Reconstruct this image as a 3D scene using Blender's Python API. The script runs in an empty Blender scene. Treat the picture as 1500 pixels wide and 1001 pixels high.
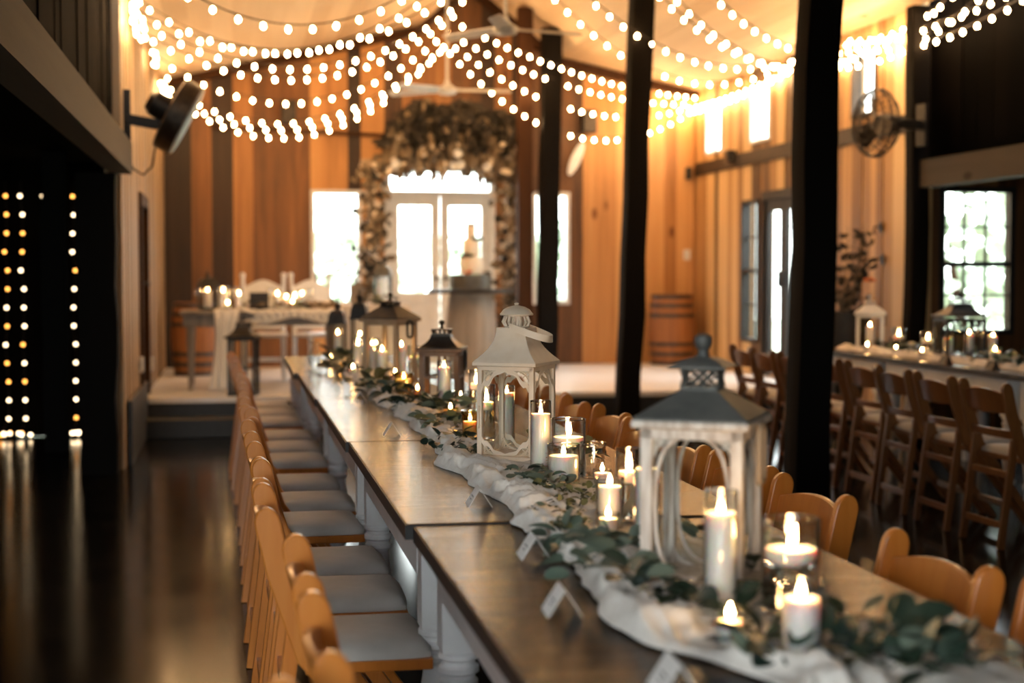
import bpy, bmesh, math, random
from mathutils import Vector, Matrix, noise, Euler
random.seed(11)
scn = bpy.context.scene
COL = scn.collection
PI = math.pi
T = 0.76            # table top height
STAGE = 0.30        # stage height
STAGE_Y = 12.70     # front of the stage
BACK = 16.80        # back wall
XL, XR = -0.72, 5.30  # side walls of the nave

# ------------------------------------------------------------------ materials
def new_mat(name):
    m = bpy.data.materials.new(name); m.use_nodes = True
    nt = m.node_tree
    for n in list(nt.nodes): nt.nodes.remove(n)
    out = nt.nodes.new('ShaderNodeOutputMaterial')
    return m, nt, out
def N(nt, kind, **kw):
    n = nt.nodes.new(kind)
    for k, v in kw.items():
        if k in n.inputs: n.inputs[k].default_value = v
        else: setattr(n, k, v)
    return n
def ramp(nt, stops, interp='LINEAR'):
    r = nt.nodes.new('ShaderNodeValToRGB'); r.color_ramp.interpolation = interp
    el = r.color_ramp.elements
    while len(el) > 1: el.remove(el[-1])
    el[0].position = stops[0][0]; el[0].color = (*stops[0][1], 1)
    for p, c in stops[1:]:
        e = el.new(p); e.color = (*c, 1)
    return r
def plain(name, c1, c2=None, rough=.5, metal=0., scale=20., bump=0., sss=0., coat=0., stretch=(1, 1, 1), rough2=None, spec=.5):
    """principled surface with a soft noise between two tones of its own colour"""
    m, nt, out = new_mat(name)
    b = N(nt, 'ShaderNodeBsdfPrincipled'); b.inputs['Roughness'].default_value = rough
    b.inputs['Metallic'].default_value = metal
    b.inputs['Specular IOR Level'].default_value = spec
    nt.links.new(b.outputs[0], out.inputs[0])
    tc = N(nt, 'ShaderNodeTexCoord'); mp = N(nt, 'ShaderNodeMapping'); mp.inputs['Scale'].default_value = stretch
    nt.links.new(tc.outputs['Object'], mp.inputs[0])
    nz = N(nt, 'ShaderNodeTexNoise', Scale=scale, Detail=5.)
    nt.links.new(mp.outputs[0], nz.inputs['Vector'])
    c2 = c2 or tuple(x * .8 for x in c1)
    r = ramp(nt, [(.35, c1), (.65, c2)])
    nt.links.new(nz.outputs['Fac'], r.inputs[0]); nt.links.new(r.outputs[0], b.inputs['Base Color'])
    if rough2 is not None:
        rr = N(nt, 'ShaderNodeMapRange'); rr.inputs['To Min'].default_value = rough; rr.inputs['To Max'].default_value = rough2
        nt.links.new(nz.outputs['Fac'], rr.inputs['Value']); nt.links.new(rr.outputs[0], b.inputs['Roughness'])
    if bump:
        bp = N(nt, 'ShaderNodeBump', Strength=bump, Distance=.01)
        nt.links.new(nz.outputs['Fac'], bp.inputs['Height']); nt.links.new(bp.outputs[0], b.inputs['Normal'])
    if sss:
        b.inputs['Subsurface Weight'].default_value = sss
        b.inputs['Subsurface Radius'].default_value = (.03, .015, .008)
        b.inputs['Subsurface Scale'].default_value = .5
    if coat: b.inputs['Coat Weight'].default_value = coat; b.inputs['Coat Roughness'].default_value = .12
    return m
def wood(name, stops, axis='Z', rough=.5, grain=9., toned=False, coat=0., bump=.15, knots=True, spec=.4):
    """wood: grain stretched along one axis; with toned=True each board has its own tone"""
    m, nt, out = new_mat(name)
    b = N(nt, 'ShaderNodeBsdfPrincipled', Roughness=rough); b.inputs['Specular IOR Level'].default_value = spec
    nt.links.new(b.outputs[0], out.inputs[0])
    tc = N(nt, 'ShaderNodeTexCoord'); mp = N(nt, 'ShaderNodeMapping')
    s = {'X': (.06, 1, 1), 'Y': (1, .06, 1), 'Z': (1, 1, .06)}[axis]
    mp.inputs['Scale'].default_value = s
    nt.links.new(tc.outputs['Object'], mp.inputs[0])
    nz = N(nt, 'ShaderNodeTexNoise', Scale=grain, Detail=8., Roughness=.65, Distortion=.6)
    nt.links.new(mp.outputs[0], nz.inputs['Vector'])
    big = N(nt, 'ShaderNodeTexNoise', Scale=grain * .18, Detail=3.)
    nt.links.new(mp.outputs[0], big.inputs['Vector'])
    fac = N(nt, 'ShaderNodeMath', operation='MULTIPLY_ADD'); 
    nt.links.new(nz.outputs['Fac'], fac.inputs[0]); fac.inputs[1].default_value = .9
    sub = N(nt, 'ShaderNodeMath', operation='MULTIPLY_ADD'); nt.links.new(big.outputs['Fac'], sub.inputs[0]); sub.inputs[1].default_value = .5; sub.inputs[2].default_value = -.22
    nt.links.new(sub.outputs[0], fac.inputs[2])
    last = fac
    if toned:
        at = N(nt, 'ShaderNodeAttribute', attribute_name='tone')
        t2 = N(nt, 'ShaderNodeMath', operation='MULTIPLY_ADD')
        nt.links.new(fac.outputs[0], t2.inputs[0]); t2.inputs[1].default_value = .45
        t3 = N(nt, 'ShaderNodeMath', operation='ADD'); nt.links.new(at.outputs['Fac'], t3.inputs[0]); t3.inputs[1].default_value = -.22
        nt.links.new(t3.outputs[0], t2.inputs[2]); last = t2
    r = ramp(nt, stops); nt.links.new(last.outputs[0], r.inputs[0])
    col = r
    if knots:
        vo = N(nt, 'ShaderNodeTexVoronoi', Scale=2.2); mk = N(nt, 'ShaderNodeMapping')
        mk.inputs['Scale'].default_value = {'X': (.45, 1, 1), 'Y': (1, .45, 1), 'Z': (1, 1, .45)}[axis]
        nt.links.new(tc.outputs['Object'], mk.inputs[0]); nt.links.new(mk.outputs[0], vo.inputs['Vector'])
        kr = ramp(nt, [(.0, (.25, .17, .12)), (.05, (.45, .35, .3)), (.09, (1, 1, 1))]); nt.links.new(vo.outputs['Distance'], kr.inputs[0])
        mx = N(nt, 'ShaderNodeMix', data_type='RGBA', blend_type='MULTIPLY'); mx.inputs[0].default_value = 1.
        nt.links.new(r.outputs[0], mx.inputs[6]); nt.links.new(kr.outputs[0], mx.inputs[7])
        nt.links.new(mx.outputs[2], b.inputs['Base Color'])
    else:
        nt.links.new(r.outputs[0], b.inputs['Base Color'])
    if bump:
        bp = N(nt, 'ShaderNodeBump', Strength=bump, Distance=.01)
        nt.links.new(nz.outputs['Fac'], bp.inputs['Height']); nt.links.new(bp.outputs[0], b.inputs['Normal'])
    if coat: b.inputs['Coat Weight'].default_value = coat; b.inputs['Coat Roughness'].default_value = .15
    return m
def glow(name, c, strength):
    m, nt, out = new_mat(name)
    e = N(nt, 'ShaderNodeEmission', Color=(*c, 1), Strength=strength)
    nt.links.new(e.outputs[0], out.inputs[0]); return m
def glass(name, tint=(.96, .98, .97), refl=.05, power=4., rough=.0, edge=.72, gain=.75):
    """thin clear glass: passes light straight, mirrors more at a grazing angle"""
    m, nt, out = new_mat(name)
    tr = N(nt, 'ShaderNodeBsdfTransparent'); gl = N(nt, 'ShaderNodeBsdfGlossy', Roughness=rough)
    lw = N(nt, 'ShaderNodeLayerWeight', Blend=.5)
    pw = N(nt, 'ShaderNodeMath', operation='POWER'); pw.inputs[1].default_value = power
    nt.links.new(lw.outputs['Facing'], pw.inputs[0])
    er = ramp(nt, [(.0, tint), (.55, tuple(c * .97 for c in tint)), (1., tuple(c * edge for c in tint))]); nt.links.new(lw.outputs['Facing'], er.inputs[0]); nt.links.new(er.outputs[0], tr.inputs['Color'])
    ma = N(nt, 'ShaderNodeMath', operation='MULTIPLY_ADD'); ma.inputs[1].default_value = gain; ma.inputs[2].default_value = refl
    nt.links.new(pw.outputs[0], ma.inputs[0])
    mx = N(nt, 'ShaderNodeMixShader'); nt.links.new(ma.outputs[0], mx.inputs[0])
    nt.links.new(tr.outputs[0], mx.inputs[1]); nt.links.new(gl.outputs[0], mx.inputs[2])
    nt.links.new(mx.outputs[0], out.inputs[0]); return m

AMBER = [(.0, (.012, .007, .005)), (.2, (.04, .02, .010)), (.4, (.22, .095, .032)), (.6, (.50, .245, .085)), (.8, (.68, .40, .17)), (1., (.74, .52, .28))]
M = {}
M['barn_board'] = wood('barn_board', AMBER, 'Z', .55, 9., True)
M['gold_board'] = wood('gold_board', [(.0, (.014, .009, .006)), (.2, (.05, .028, .014)), (.4, (.25, .13, .05)), (.6, (.52, .31, .13)), (.8, (.70, .49, .25)), (1., (.78, .60, .36))], 'Z', .55, 9., True)
M['pale_board'] = wood('pale_board', [(.0, (.05, .035, .025)), (.25, (.17, .11, .06)), (.5, (.36, .24, .13)), (.75, (.52, .38, .22)), (1., (.64, .52, .36))], 'Z', .6, 9., True)
M['ceiling_plank'] = wood('ceiling_plank', [(.0, (.34, .22, .13)), (.4, (.56, .41, .26)), (.75, (.70, .55, .38)), (1., (.78, .66, .5))], 'Y', .6, 7., True)
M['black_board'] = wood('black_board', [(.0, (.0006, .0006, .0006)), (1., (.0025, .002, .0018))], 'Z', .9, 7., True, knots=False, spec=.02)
M['black_timber'] = wood('black_timber', [(.0, (.002, .002, .002)), (1., (.007, .005, .004))], 'Z', .85, 9., knots=False, spec=.12)
M['brown_timber'] = wood('brown_timber', [(.0, (.014, .006, .003)), (1., (.075, .03, .011))], 'Z', .7, 9., spec=.15)
M['grey_timber'] = wood('grey_timber', [(.0, (.03, .026, .021)), (1., (.12, .10, .08))], 'Y', .8, 6.)
M['concrete'] = plain('concrete', (.003, .003, .003), (.006, .006, .0055), .11, scale=3., bump=.02, rough2=.2, spec=.06)
M['stage_floor'] = plain('stage_floor', (.75, .74, .72), (.66, .65, .63), .35, scale=6., stretch=(1, 6, 1))
M['black_paint'] = plain('black_paint', (.010, .010, .010), (.016, .015, .014), .55)
M['chair_wood'] = wood('chair_wood', [(.2, (.36, .105, .014)), (.55, (.54, .175, .026)), (.9, (.64, .25, .05))], 'Z', .32, 14., coat=.35, bump=.03, knots=False)
M['shaded_chair_wood'] = wood('shaded_chair_wood', [(.2, (.09, .03, .008)), (.55, (.16, .058, .015)), (.9, (.22, .09, .026))], 'Z', .36, 14., coat=.25, bump=.03, knots=False)  # same chair wood, with the shade of the right-hand row in its colour
M['cushion'] = plain('cushion', (.47, .44, .40), (.40, .375, .335), .65, scale=8.)
M['white_paint'] = plain('white_paint', (.78, .79, .79), (.7, .71, .71), .38, scale=9.)
M['distressed'] = plain('distressed', (.78, .73, .67), (.5, .42, .35), .6, scale=26., stretch=(3, 3, .5), bump=.15)
M['cream_metal'] = plain('cream_metal', (.84, .71, .57), (.80, .66, .51), .42, scale=30.)
M['slate_metal'] = plain('slate_metal', (.085, .09, .087), (.14, .14, .13), .45, .1, scale=16., bump=.08)
M['dark_metal'] = plain('dark_metal', (.035, .030, .026), (.06, .05, .042), .4, .6, scale=20.)
M['black_metal'] = plain('black_metal', (.010, .010, .010), (.018, .016, .015), .45, .3)
M['tan_wood'] = wood('tan_wood', [(.2, (.26, .18, .115)), (.8, (.5, .38, .26))], 'Z', .6, 16., knots=False)
M['brown_wood'] = wood('brown_wood', [(.2, (.10, .05, .025)), (.8, (.27, .15, .08))], 'Z', .5, 16., knots=False)
M['glass'] = glass('glass', (.97, .98, .975), .06, 2.6, gain=.9)
M['window_glass'] = glass('window_glass', (.97, .99, .98), .03, 5., edge=.9)
M['pane_glass'] = glass('pane_glass', (.98, .99, .985), .012, 5., edge=.85, gain=.35)
M['glass_rim'] = glass('glass_rim', (.9, .92, .91), .32, 2., edge=.8)
M['gold_glass'] = glass('gold_glass', (.93, .82, .58), .12, 3.)
M['smoke_glass'] = glass('smoke_glass', (.86, .86, .84), .08, 3.)
M['wax'] = plain('wax', (.93, .89, .85), (.90, .85, .80), .38, scale=14., sss=.4)
M['wick'] = plain('wick', (.02, .015, .012), rough=.9)
M['flame'] = glow('flame', (1., .55, .2), 100.)
M['bulb'] = glow('bulb', (1., .58, .25), 60.)
M['amber_fairy'] = glow('amber_fairy', (1., .38, .07), 3.2)
M['white_fairy'] = glow('white_fairy', (1., .72, .42), 4.5)
M['cord'] = plain('cord', (.03, .022, .015), rough=.7)
M['gauze'] = plain('gauze', (.84, .80, .74), (.78, .73, .66), .85, scale=60., bump=.2)
M['leaf_grey'] = plain('leaf_grey', (.10, .145, .11), (.165, .205, .155), .5, scale=12.)
M['leaf_dark'] = plain('leaf_dark', (.010, .024, .018), (.028, .048, .03), .4, scale=12.)
M['leaf_olive'] = plain('leaf_olive', (.13, .13, .045), (.2, .19, .08), .5, scale=12.)
M['stem'] = plain('stem', (.07, .075, .035), rough=.7)
M['card'] = plain('card', (.86, .85, .82), (.82, .81, .78), .7)
M['ink'] = plain('ink', (.06, .05, .05), rough=.7)
M['black_card'] = plain('black_card', (.008, .009, .012), rough=.5)
M['label_print'] = plain('label_print', (.55, .28, .18), rough=.7)
M['steel_hoop'] = plain('steel_hoop', (.05, .05, .052), (.09, .085, .08), .45, .8)
M['barrel_oak'] = wood('barrel_oak', [(.2, (.16, .06, .022)), (.8, (.4, .17, .06))], 'Z', .5, 12., knots=False)
M['grey_oak'] = wood('grey_oak', [(.2, (.10, .085, .07)), (.8, (.38, .34, .3))], 'Z', .5, 12., knots=False)
M['cake_icing'] = plain('cake_icing', (.85, .80, .72), (.78, .72, .62), .5, scale=24., bump=.2, sss=.2)
M['dried_leaf'] = plain('dried_leaf', (.12, .085, .05), (.22, .17, .11), .7, scale=10.)
M['dead_leaf'] = plain('dead_leaf', (.008, .007, .005), (.032, .024, .015), .8, scale=10.)
M['blossom'] = plain('blossom', (.74, .66, .56), (.66, .57, .47), .8, scale=10.)
M['orange_flower'] = plain('orange_flower', (.55, .12, .03), (.6, .18, .05), .8)
M['fan_white'] = plain('fan_white', (.8, .82, .84), rough=.4)
M['sheer'] = plain('sheer', (.8, .79, .76), (.72, .71, .68), .85, scale=16., stretch=(4, 4, .3))
M['hedge'] = plain('hedge', (.45, .55, .42), (.62, .68, .58), .8, scale=3.)
M['grass'] = plain('grass', (.4, .45, .33), (.5, .52, .42), .9, scale=3.)
def table_mat():
    m, nt, out = new_mat('table_plank')
    b = N(nt, 'ShaderNodeBsdfPrincipled'); nt.links.new(b.outputs[0], out.inputs[0])
    b.inputs['Coat Weight'].default_value = .0; b.inputs['Specular IOR Level'].default_value = .065
    tc = N(nt, 'ShaderNodeTexCoord')
    mp = N(nt, 'ShaderNodeMapping'); mp.inputs['Scale'].default_value = (.16, 1., 1.)
    nt.links.new(tc.outputs['Object'], mp.inputs[0])
    n1 = N(nt, 'ShaderNodeTexNoise', Scale=11., Detail=8., Roughness=.7, Distortion=.8); nt.links.new(mp.outputs[0], n1.inputs['Vector'])
    r = ramp(nt, [(.36, (.004, .002, .001)), (.48, (.016, .007, .003)), (.57, (.085, .042, .012)), (.68, (.26, .145, .04))])
    nt.links.new(n1.outputs['Fac'], r.inputs[0])
    # joints between the planks
    sx = N(nt, 'ShaderNodeSeparateXYZ'); nt.links.new(tc.outputs['Object'], sx.inputs[0])
    md = N(nt, 'ShaderNodeMath', operation='PINGPONG'); md.inputs[1].default_value = .07; nt.links.new(sx.outputs['X'], md.inputs[0])
    lt = N(nt, 'ShaderNodeMath', operation='LESS_THAN'); lt.inputs[1].default_value = .0007; nt.links.new(md.outputs[0], lt.inputs[0])
    mx = N(nt, 'ShaderNodeMix', data_type='RGBA'); nt.links.new(lt.outputs[0], mx.inputs[0]); nt.links.new(r.outputs[0], mx.inputs[6]); mx.inputs[7].default_value = (.008, .005, .003, 1)
    nt.links.new(mx.outputs[2], b.inputs['Base Color'])
    # saw marks across the planks and rough varnish
    m2 = N(nt, 'ShaderNodeMapping'); m2.inputs['Scale'].default_value = (.10, 1.6, 1.); nt.links.new(tc.outputs['Object'], m2.inputs[0])
    n2 = N(nt, 'ShaderNodeTexNoise', Scale=60., Detail=5., Roughness=.6, Distortion=.5); nt.links.new(m2.outputs[0], n2.inputs['Vector'])
    bp = N(nt, 'ShaderNodeBump', Strength=.5, Distance=.003); nt.links.new(n2.outputs['Fac'], bp.inputs['Height'])
    nt.links.new(bp.outputs[0], b.inputs['Normal']); nt.links.new(bp.outputs[0], b.inputs['Coat Normal'])
    rr = N(nt, 'ShaderNodeMapRange'); rr.inputs['To Min'].default_value = .05; rr.inputs['To Max'].default_value = .20
    nt.links.new(n1.outputs['Fac'], rr.inputs['Value']); nt.links.new(rr.outputs[0], b.inputs['Roughness'])
    return m
M['table_plank'] = table_mat()
def water_mat():
    m, nt, out = new_mat('water')
    g = N(nt, 'ShaderNodeBsdfGlass', IOR=1.33, Roughness=0.); g.inputs['Color'].default_value = (.97, .97, .95, 1)
    nt.links.new(g.outputs[0], out.inputs[0]); return m
M['water'] = water_mat()

# ------------------------------------------------------------------ mesh builder
class MB:
    def __init__(s):
        s.bm = bmesh.new(); s.tl = s.bm.faces.layers.float.new('tone')
    def _tone(s, faces, tone):
        if tone is None: return
        for f in faces: f[s.tl] = tone
    def hexa(s, p, tone=None):
        v = [s.bm.verts.new(q) for q in p]
        fs = [s.bm.faces.new([v[i] for i in q]) for q in ((0, 3, 2, 1), (4, 5, 6, 7), (0, 1, 5, 4), (1, 2, 6, 5), (2, 3, 7, 6), (3, 0, 4, 7))]
        s._tone(fs, tone); return s
    def box(s, x0, x1, y0, y1, z0, z1, tone=None):
        return s.hexa([(x0, y0, z0), (x1, y0, z0), (x1, y1, z0), (x0, y1, z0), (x0, y0, z1), (x1, y0, z1), (x1, y1, z1), (x0, y1, z1)], tone)
    def bar(s, a, b, w, d, side=(1, 0, 0)):
        """a squared bar from a to b; w along side, d across it"""
        a, b = Vector(a), Vector(b); t = (b - a).normalized(); u = Vector(side); u = (u - t * u.dot(t)).normalized(); v = t.cross(u)
        pts = []
        for q in (a, b):
            for (i, j) in ((-1, -1), (1, -1), (1, 1), (-1, 1)): pts.append(q + u * (i * w / 2) + v * (j * d / 2))
        return s.hexa(pts)
    def lathe(s, prof, seg=24, c=(0, 0, 0), axis='Z', cap=True):
        c = Vector(c); rings = []
        for r, z in prof:
            ring = []
            for k in range(seg):
                a = 2 * PI * k / seg
                p = (r * math.cos(a), r * math.sin(a), z)
                if axis == 'X': p = (p[2], p[0], p[1])
                if axis == 'Y': p = (p[0], p[2], p[1])
                ring.append(s.bm.verts.new(c + Vector(p)))
            rings.append(ring)
        for a, b in zip(rings, rings[1:]):
            for k in range(seg):
                s.bm.faces.new((a[k], a[(k + 1) % seg], b[(k + 1) % seg], b[k]))
        if cap:
            s.bm.faces.new(rings[0][::-1]); s.bm.faces.new(rings[-1])
        return s
    def square(s, prof, c=(0, 0, 0), cap=True):
        """square loft: (half width, z) rings"""
        c = Vector(c); rings = []
        for w, z in prof:
            rings.append([s.bm.verts.new(c + Vector((i * w, j * w, z))) for i, j in ((-1, -1), (1, -1), (1, 1), (-1, 1))])
        for a, b in zip(rings, rings[1:]):
            for k in range(4): s.bm.faces.new((a[k], a[(k + 1) % 4], b[(k + 1) % 4], b[k]))
        if cap: s.bm.faces.new(rings[0][::-1]); s.bm.faces.new(rings[-1])
        return s
    def tube(s, pts, r, seg=8, closed=False, flat=None):
        pts = [Vector(p) for p in pts]; n = len(pts); rings = []
        up = Vector((0, 0, 1)); prev = None
        for i, p in enumerate(pts):
            a = pts[(i - 1) % n] if (closed or i > 0) else p
            b = pts[(i + 1) % n] if (closed or i < n - 1) else p
            t = (b - a).normalized()
            if prev is None:
                u = t.cross(up)
                if u.length < .05: u = t.cross(Vector((1, 0, 0)))
            else: u = prev - t * prev.dot(t)
            u.normalize(); prev = u; v = t.cross(u)
            rr = r[i] if isinstance(r, (list, tuple)) else r
            ru, rv = (rr, rr) if flat is None else (rr, rr * flat)
            rings.append([s.bm.verts.new(p + u * (ru * math.cos(2 * PI * k / seg)) + v * (rv * math.sin(2 * PI * k / seg))) for k in range(seg)])
        m = n if closed else n - 1
        for i in range(m):
            a, b = rings[i], rings[(i + 1) % n]
            for k in range(seg): s.bm.faces.new((a[k], a[(k + 1) % seg], b[(k + 1) % seg], b[k]))
        if not closed: s.bm.faces.new(rings[0][::-1]); s.bm.faces.new(rings[-1])
        return s
    def plate(s, poly, f0, f1):
        """polygon (2-D) given a front map and a back map to 3-D"""
        a = [s.bm.verts.new(f0(*p)) for p in poly]; b = [s.bm.verts.new(f1(*p)) for p in poly]
        n = len(poly)
        s.bm.faces.new(a[::-1]); s.bm.faces.new(b)
        for k in range(n): s.bm.faces.new((a[k], a[(k + 1) % n], b[(k + 1) % n], b[k]))
        return s
    def slab(s, f, nu, nv, g):
        """a curved sheet with thickness: f(u,v) front, g(u,v) back"""
        A = [[s.bm.verts.new(f(i / nu, j / nv)) for j in range(nv + 1)] for i in range(nu + 1)]
        B = [[s.bm.verts.new(g(i / nu, j / nv)) for j in range(nv + 1)] for i in range(nu + 1)]
        for i in range(nu):
            for j in range(nv):
                s.bm.faces.new((A[i][j], A[i + 1][j], A[i + 1][j + 1], A[i][j + 1]))
                s.bm.faces.new((B[i][j], B[i][j + 1], B[i + 1][j + 1], B[i + 1][j]))
        for i in range(nu):
            s.bm.faces.new((A[i][0], B[i][0], B[i + 1][0], A[i + 1][0])); s.bm.faces.new((A[i][nv], A[i + 1][nv], B[i + 1][nv], B[i][nv]))
        for j in range(nv):
            s.bm.faces.new((A[0][j], A[0][j + 1], B[0][j + 1], B[0][j])); s.bm.faces.new((A[nu][j], B[nu][j], B[nu][j + 1], A[nu][j + 1]))
        return s
    def ball(s, c, r, seg=12, rings=8, sq=1.):
        prof = [(max(1e-4, r * math.sin(PI * k / rings)), -r * sq * math.cos(PI * k / rings)) for k in range(rings + 1)]
        return s.lathe(prof, seg, c)
    def leaf(s, p, d, n, L, W, round_=False, curl=.12):
        """a leaf blade starting at p along d with normal n, slightly cupped, 1 mm thick edge-to-edge fold"""
        d = Vector(d).normalized(); n = Vector(n); n = (n - d * n.dot(d)).normalized(); w = d.cross(n); p = Vector(p)
        prof = [(0., .08), (.12, .5), (.35, .95), (.6, 1.), (.82, .72), (1., .06)] if not round_ else [(0., .15), (.15, .72), (.4, 1.), (.65, .97), (.88, .62), (1., .12)]
        L_, C_, R_ = [], [], []
        for t, k in prof:
            c = p + d * (L * t) - n * (curl * L * t * t)
            C_.append(s.bm.verts.new(c)); L_.append(s.bm.verts.new(c + w * (W / 2 * k) + n * (W * .13 * k))); R_.append(s.bm.verts.new(c - w * (W / 2 * k) + n * (W * .13 * k)))
        for k in range(len(prof) - 1):
            s.bm.faces.new((L_[k], C_[k], C_[k + 1], L_[k + 1])); s.bm.faces.new((C_[k], R_[k], R_[k + 1], C_[k + 1]))
        return s
    def build(s, name, mat, parent=None, loc=None, rot=None, smooth=35., bevel=0., fix=True):
        if fix: bmesh.ops.recalc_face_normals(s.bm, faces=s.bm.faces[:])
        me = bpy.data.meshes.new(name); s.bm.to_mesh(me); s.bm.free()
        me.materials.append(mat if not isinstance(mat, str) else M[mat])
        if smooth:
            me.polygons.foreach_set('use_smooth', [True] * len(me.polygons))
            me.set_sharp_from_angle(angle=math.radians(smooth))
        o = bpy.data.objects.new(name, me); COL.objects.link(o)
        if parent: o.parent = parent
        if loc: o.location = loc
        if rot: o.rotation_euler = rot
        if bevel:
            b = o.modifiers.new('bevel', 'BEVEL'); b.width = bevel; b.segments = 2; b.limit_method = 'ANGLE'; b.angle_limit = math.radians(40)
        return o
def tag(o, label=None, cat=None, group=None, kind=None):
    if label: o['label'] = label
    if cat: o['category'] = cat
    if group: o['group'] = group
    if kind: o['kind'] = kind
    return o
def thing(name, label, cat, loc=(0, 0, 0), rz=0., group=None):
    o = bpy.data.objects.new(name, None); COL.objects.link(o); o.location = loc; o.rotation_euler = (0, 0, rz); o.empty_display_size = .05
    return tag(o, label, cat, group)
def dup(root, loc, rz, label=None, group=None):
    def rec(o, par):
        c = o.copy(); COL.objects.link(c); c.parent = par
        for ch in KIDS.get(o.name, []): rec(ch, c)
        return c
    KIDS = {}
    def walk(o):
        KIDS[o.name] = list(o.children)
        for ch in o.children: walk(ch)
    walk(root)
    r = rec(root, None); r.location = loc; r.rotation_euler = (0, 0, rz)
    if label: r['label'] = label
    if group: r['group'] = group
    return r
ORD = ['first', 'second', 'third', 'fourth', 'fifth', 'sixth', 'seventh', 'eighth', 'ninth', 'tenth', 'eleventh', 'twelfth', 'thirteenth', 'fourteenth', 'fifteenth', 'sixteenth']

# ------------------------------------------------------------------ the shell
def board_wall(name, axis, u0, u1, at, thick, z0, ztop, holes, mat, tone, wmin=.14, wmax=.26, seed=1):
    """vertical boards along x (axis 'x') or y (axis 'y') standing on a plane; holes = (ua,ub,za,zb)"""
    rnd = random.Random(seed); cuts = {u0, u1}
    for a, b, _, _ in holes: cuts |= {a, b}
    cuts = sorted(c for c in cuts if u0 <= c <= u1); edges = []
    for a, b in zip(cuts, cuts[1:]):
        u = a
        while b - u > wmax * 1.3:
            edges.append((u, u := u + rnd.uniform(wmin, wmax)))
        edges.append((u, b))
    mb = MB()
    for a, b in edges:
        mid = (a + b) / 2; d = rnd.uniform(0, .012) * (1 if thick > 0 else -1); tn = tone(mid, rnd)
        spans = [(z0, None)]
        for ha, hb, za, zb in sorted(holes, key=lambda q: q[2]):
            if ha <= mid <= hb:
                lo, hi = spans.pop()
                if za > lo: spans.append((lo, za))
                spans.append((zb, None))
        for lo, hi in spans:
            za = ztop(a) if hi is None else hi; zb = ztop(b) if hi is None else hi
            p0, p1 = at + d, at + thick
            if axis == 'x':
                P = [(a, p0, lo), (b, p0, lo), (b, p1, lo), (a, p1, lo), (a, p0, za), (b, p0, zb), (b, p1, zb), (a, p1, za)]
            else:
                P = [(p0, a, lo), (p0, b, lo), (p1, b, lo), (p1, a, lo), (p0, a, za), (p0, b, zb), (p1, b, zb), (p1, a, za)]
            mb.hexa(P, tn)
    return tag(mb.build(name, mat, smooth=0), kind='structure')
ROOF = [(XL, 3.42), (2.05, 4.08), (2.65, 4.56), (3.65, 3.78), (XR, 3.43)]
def roof_z(x):
    for (a, za), (b, zb) in zip(ROOF, ROOF[1:]):
        if x <= b: return za + (zb - za) * (x - a) / (b - a)
    return ROOF[-1][1]

# back wall windows and doors (x0, x1, z0, z1)
BW_L = (.86, 1.42, .98, 2.26); BW_R = (3.36, 3.80, .98, 2.26); BD = (1.68, 2.93, STAGE, 2.52)
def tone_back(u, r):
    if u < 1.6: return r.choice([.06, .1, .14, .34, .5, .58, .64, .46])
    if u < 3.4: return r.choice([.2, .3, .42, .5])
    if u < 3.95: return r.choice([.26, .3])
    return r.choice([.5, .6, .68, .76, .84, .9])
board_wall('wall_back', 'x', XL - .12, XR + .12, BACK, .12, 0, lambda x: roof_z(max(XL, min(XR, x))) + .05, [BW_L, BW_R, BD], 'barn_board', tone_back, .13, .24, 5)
RU = [(15.85, 16.40), (14.36, 14.92), (13.10, 13.70), (11.84, 12.34)]
RW = (14.66, 15.18, .62, 2.10); RD = (13.45, 14.56, STAGE + .02, 2.16)
def tone_right(u, r): return r.choice([.26, .42, .55, .66, .76, .84, .5])
board_wall('wall_right', 'y', 11.05, BACK, XR, .12, 0, lambda y: 3.5, [(a, b, 2.67, 3.25) for a, b in RU] + [RW, RD], 'gold_board', tone_right, .12, .22, 9)
LD = (12.25, 13.35, STAGE, 1.98)
board_wall('wall_left', 'y', 10.5, BACK, XL, -.12, 0, lambda y: 3.48, [LD], 'pale_board', lambda u, r: r.choice([.3, .36, .42, .5, .6, .34]), .12, .2, 4)
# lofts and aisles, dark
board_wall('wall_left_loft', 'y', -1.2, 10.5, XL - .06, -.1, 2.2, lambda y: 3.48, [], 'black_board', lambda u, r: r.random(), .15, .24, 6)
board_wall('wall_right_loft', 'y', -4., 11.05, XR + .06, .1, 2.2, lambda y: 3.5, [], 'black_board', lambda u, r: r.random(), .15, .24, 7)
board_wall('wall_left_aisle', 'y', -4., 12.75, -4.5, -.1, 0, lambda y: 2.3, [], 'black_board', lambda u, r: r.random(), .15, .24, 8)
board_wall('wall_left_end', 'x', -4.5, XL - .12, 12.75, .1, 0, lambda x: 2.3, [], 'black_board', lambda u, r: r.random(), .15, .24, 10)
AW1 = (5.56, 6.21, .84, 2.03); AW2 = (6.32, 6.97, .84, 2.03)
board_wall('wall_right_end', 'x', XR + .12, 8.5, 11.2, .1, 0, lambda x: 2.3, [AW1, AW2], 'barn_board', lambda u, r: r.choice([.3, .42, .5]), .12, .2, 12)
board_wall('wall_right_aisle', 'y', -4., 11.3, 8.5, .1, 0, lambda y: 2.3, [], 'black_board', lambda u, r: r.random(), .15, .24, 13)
FILL_OPENING = (-4.0, -.2, .7, 2.75)   # unseen opening added behind the camera to bring daylight to the near tables
board_wall('wall_front', 'x', -4.5, 8.5, -2.8, -.1, 0, lambda x: 4.6, [FILL_OPENING], 'black_board', lambda u, r: r.random(), .15, .24, 14)
tag(MB().box(-4.6, 8.6, -4.1, 12.75, -.1, 0).build('floor', 'concrete', smooth=0), kind='structure')
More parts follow.
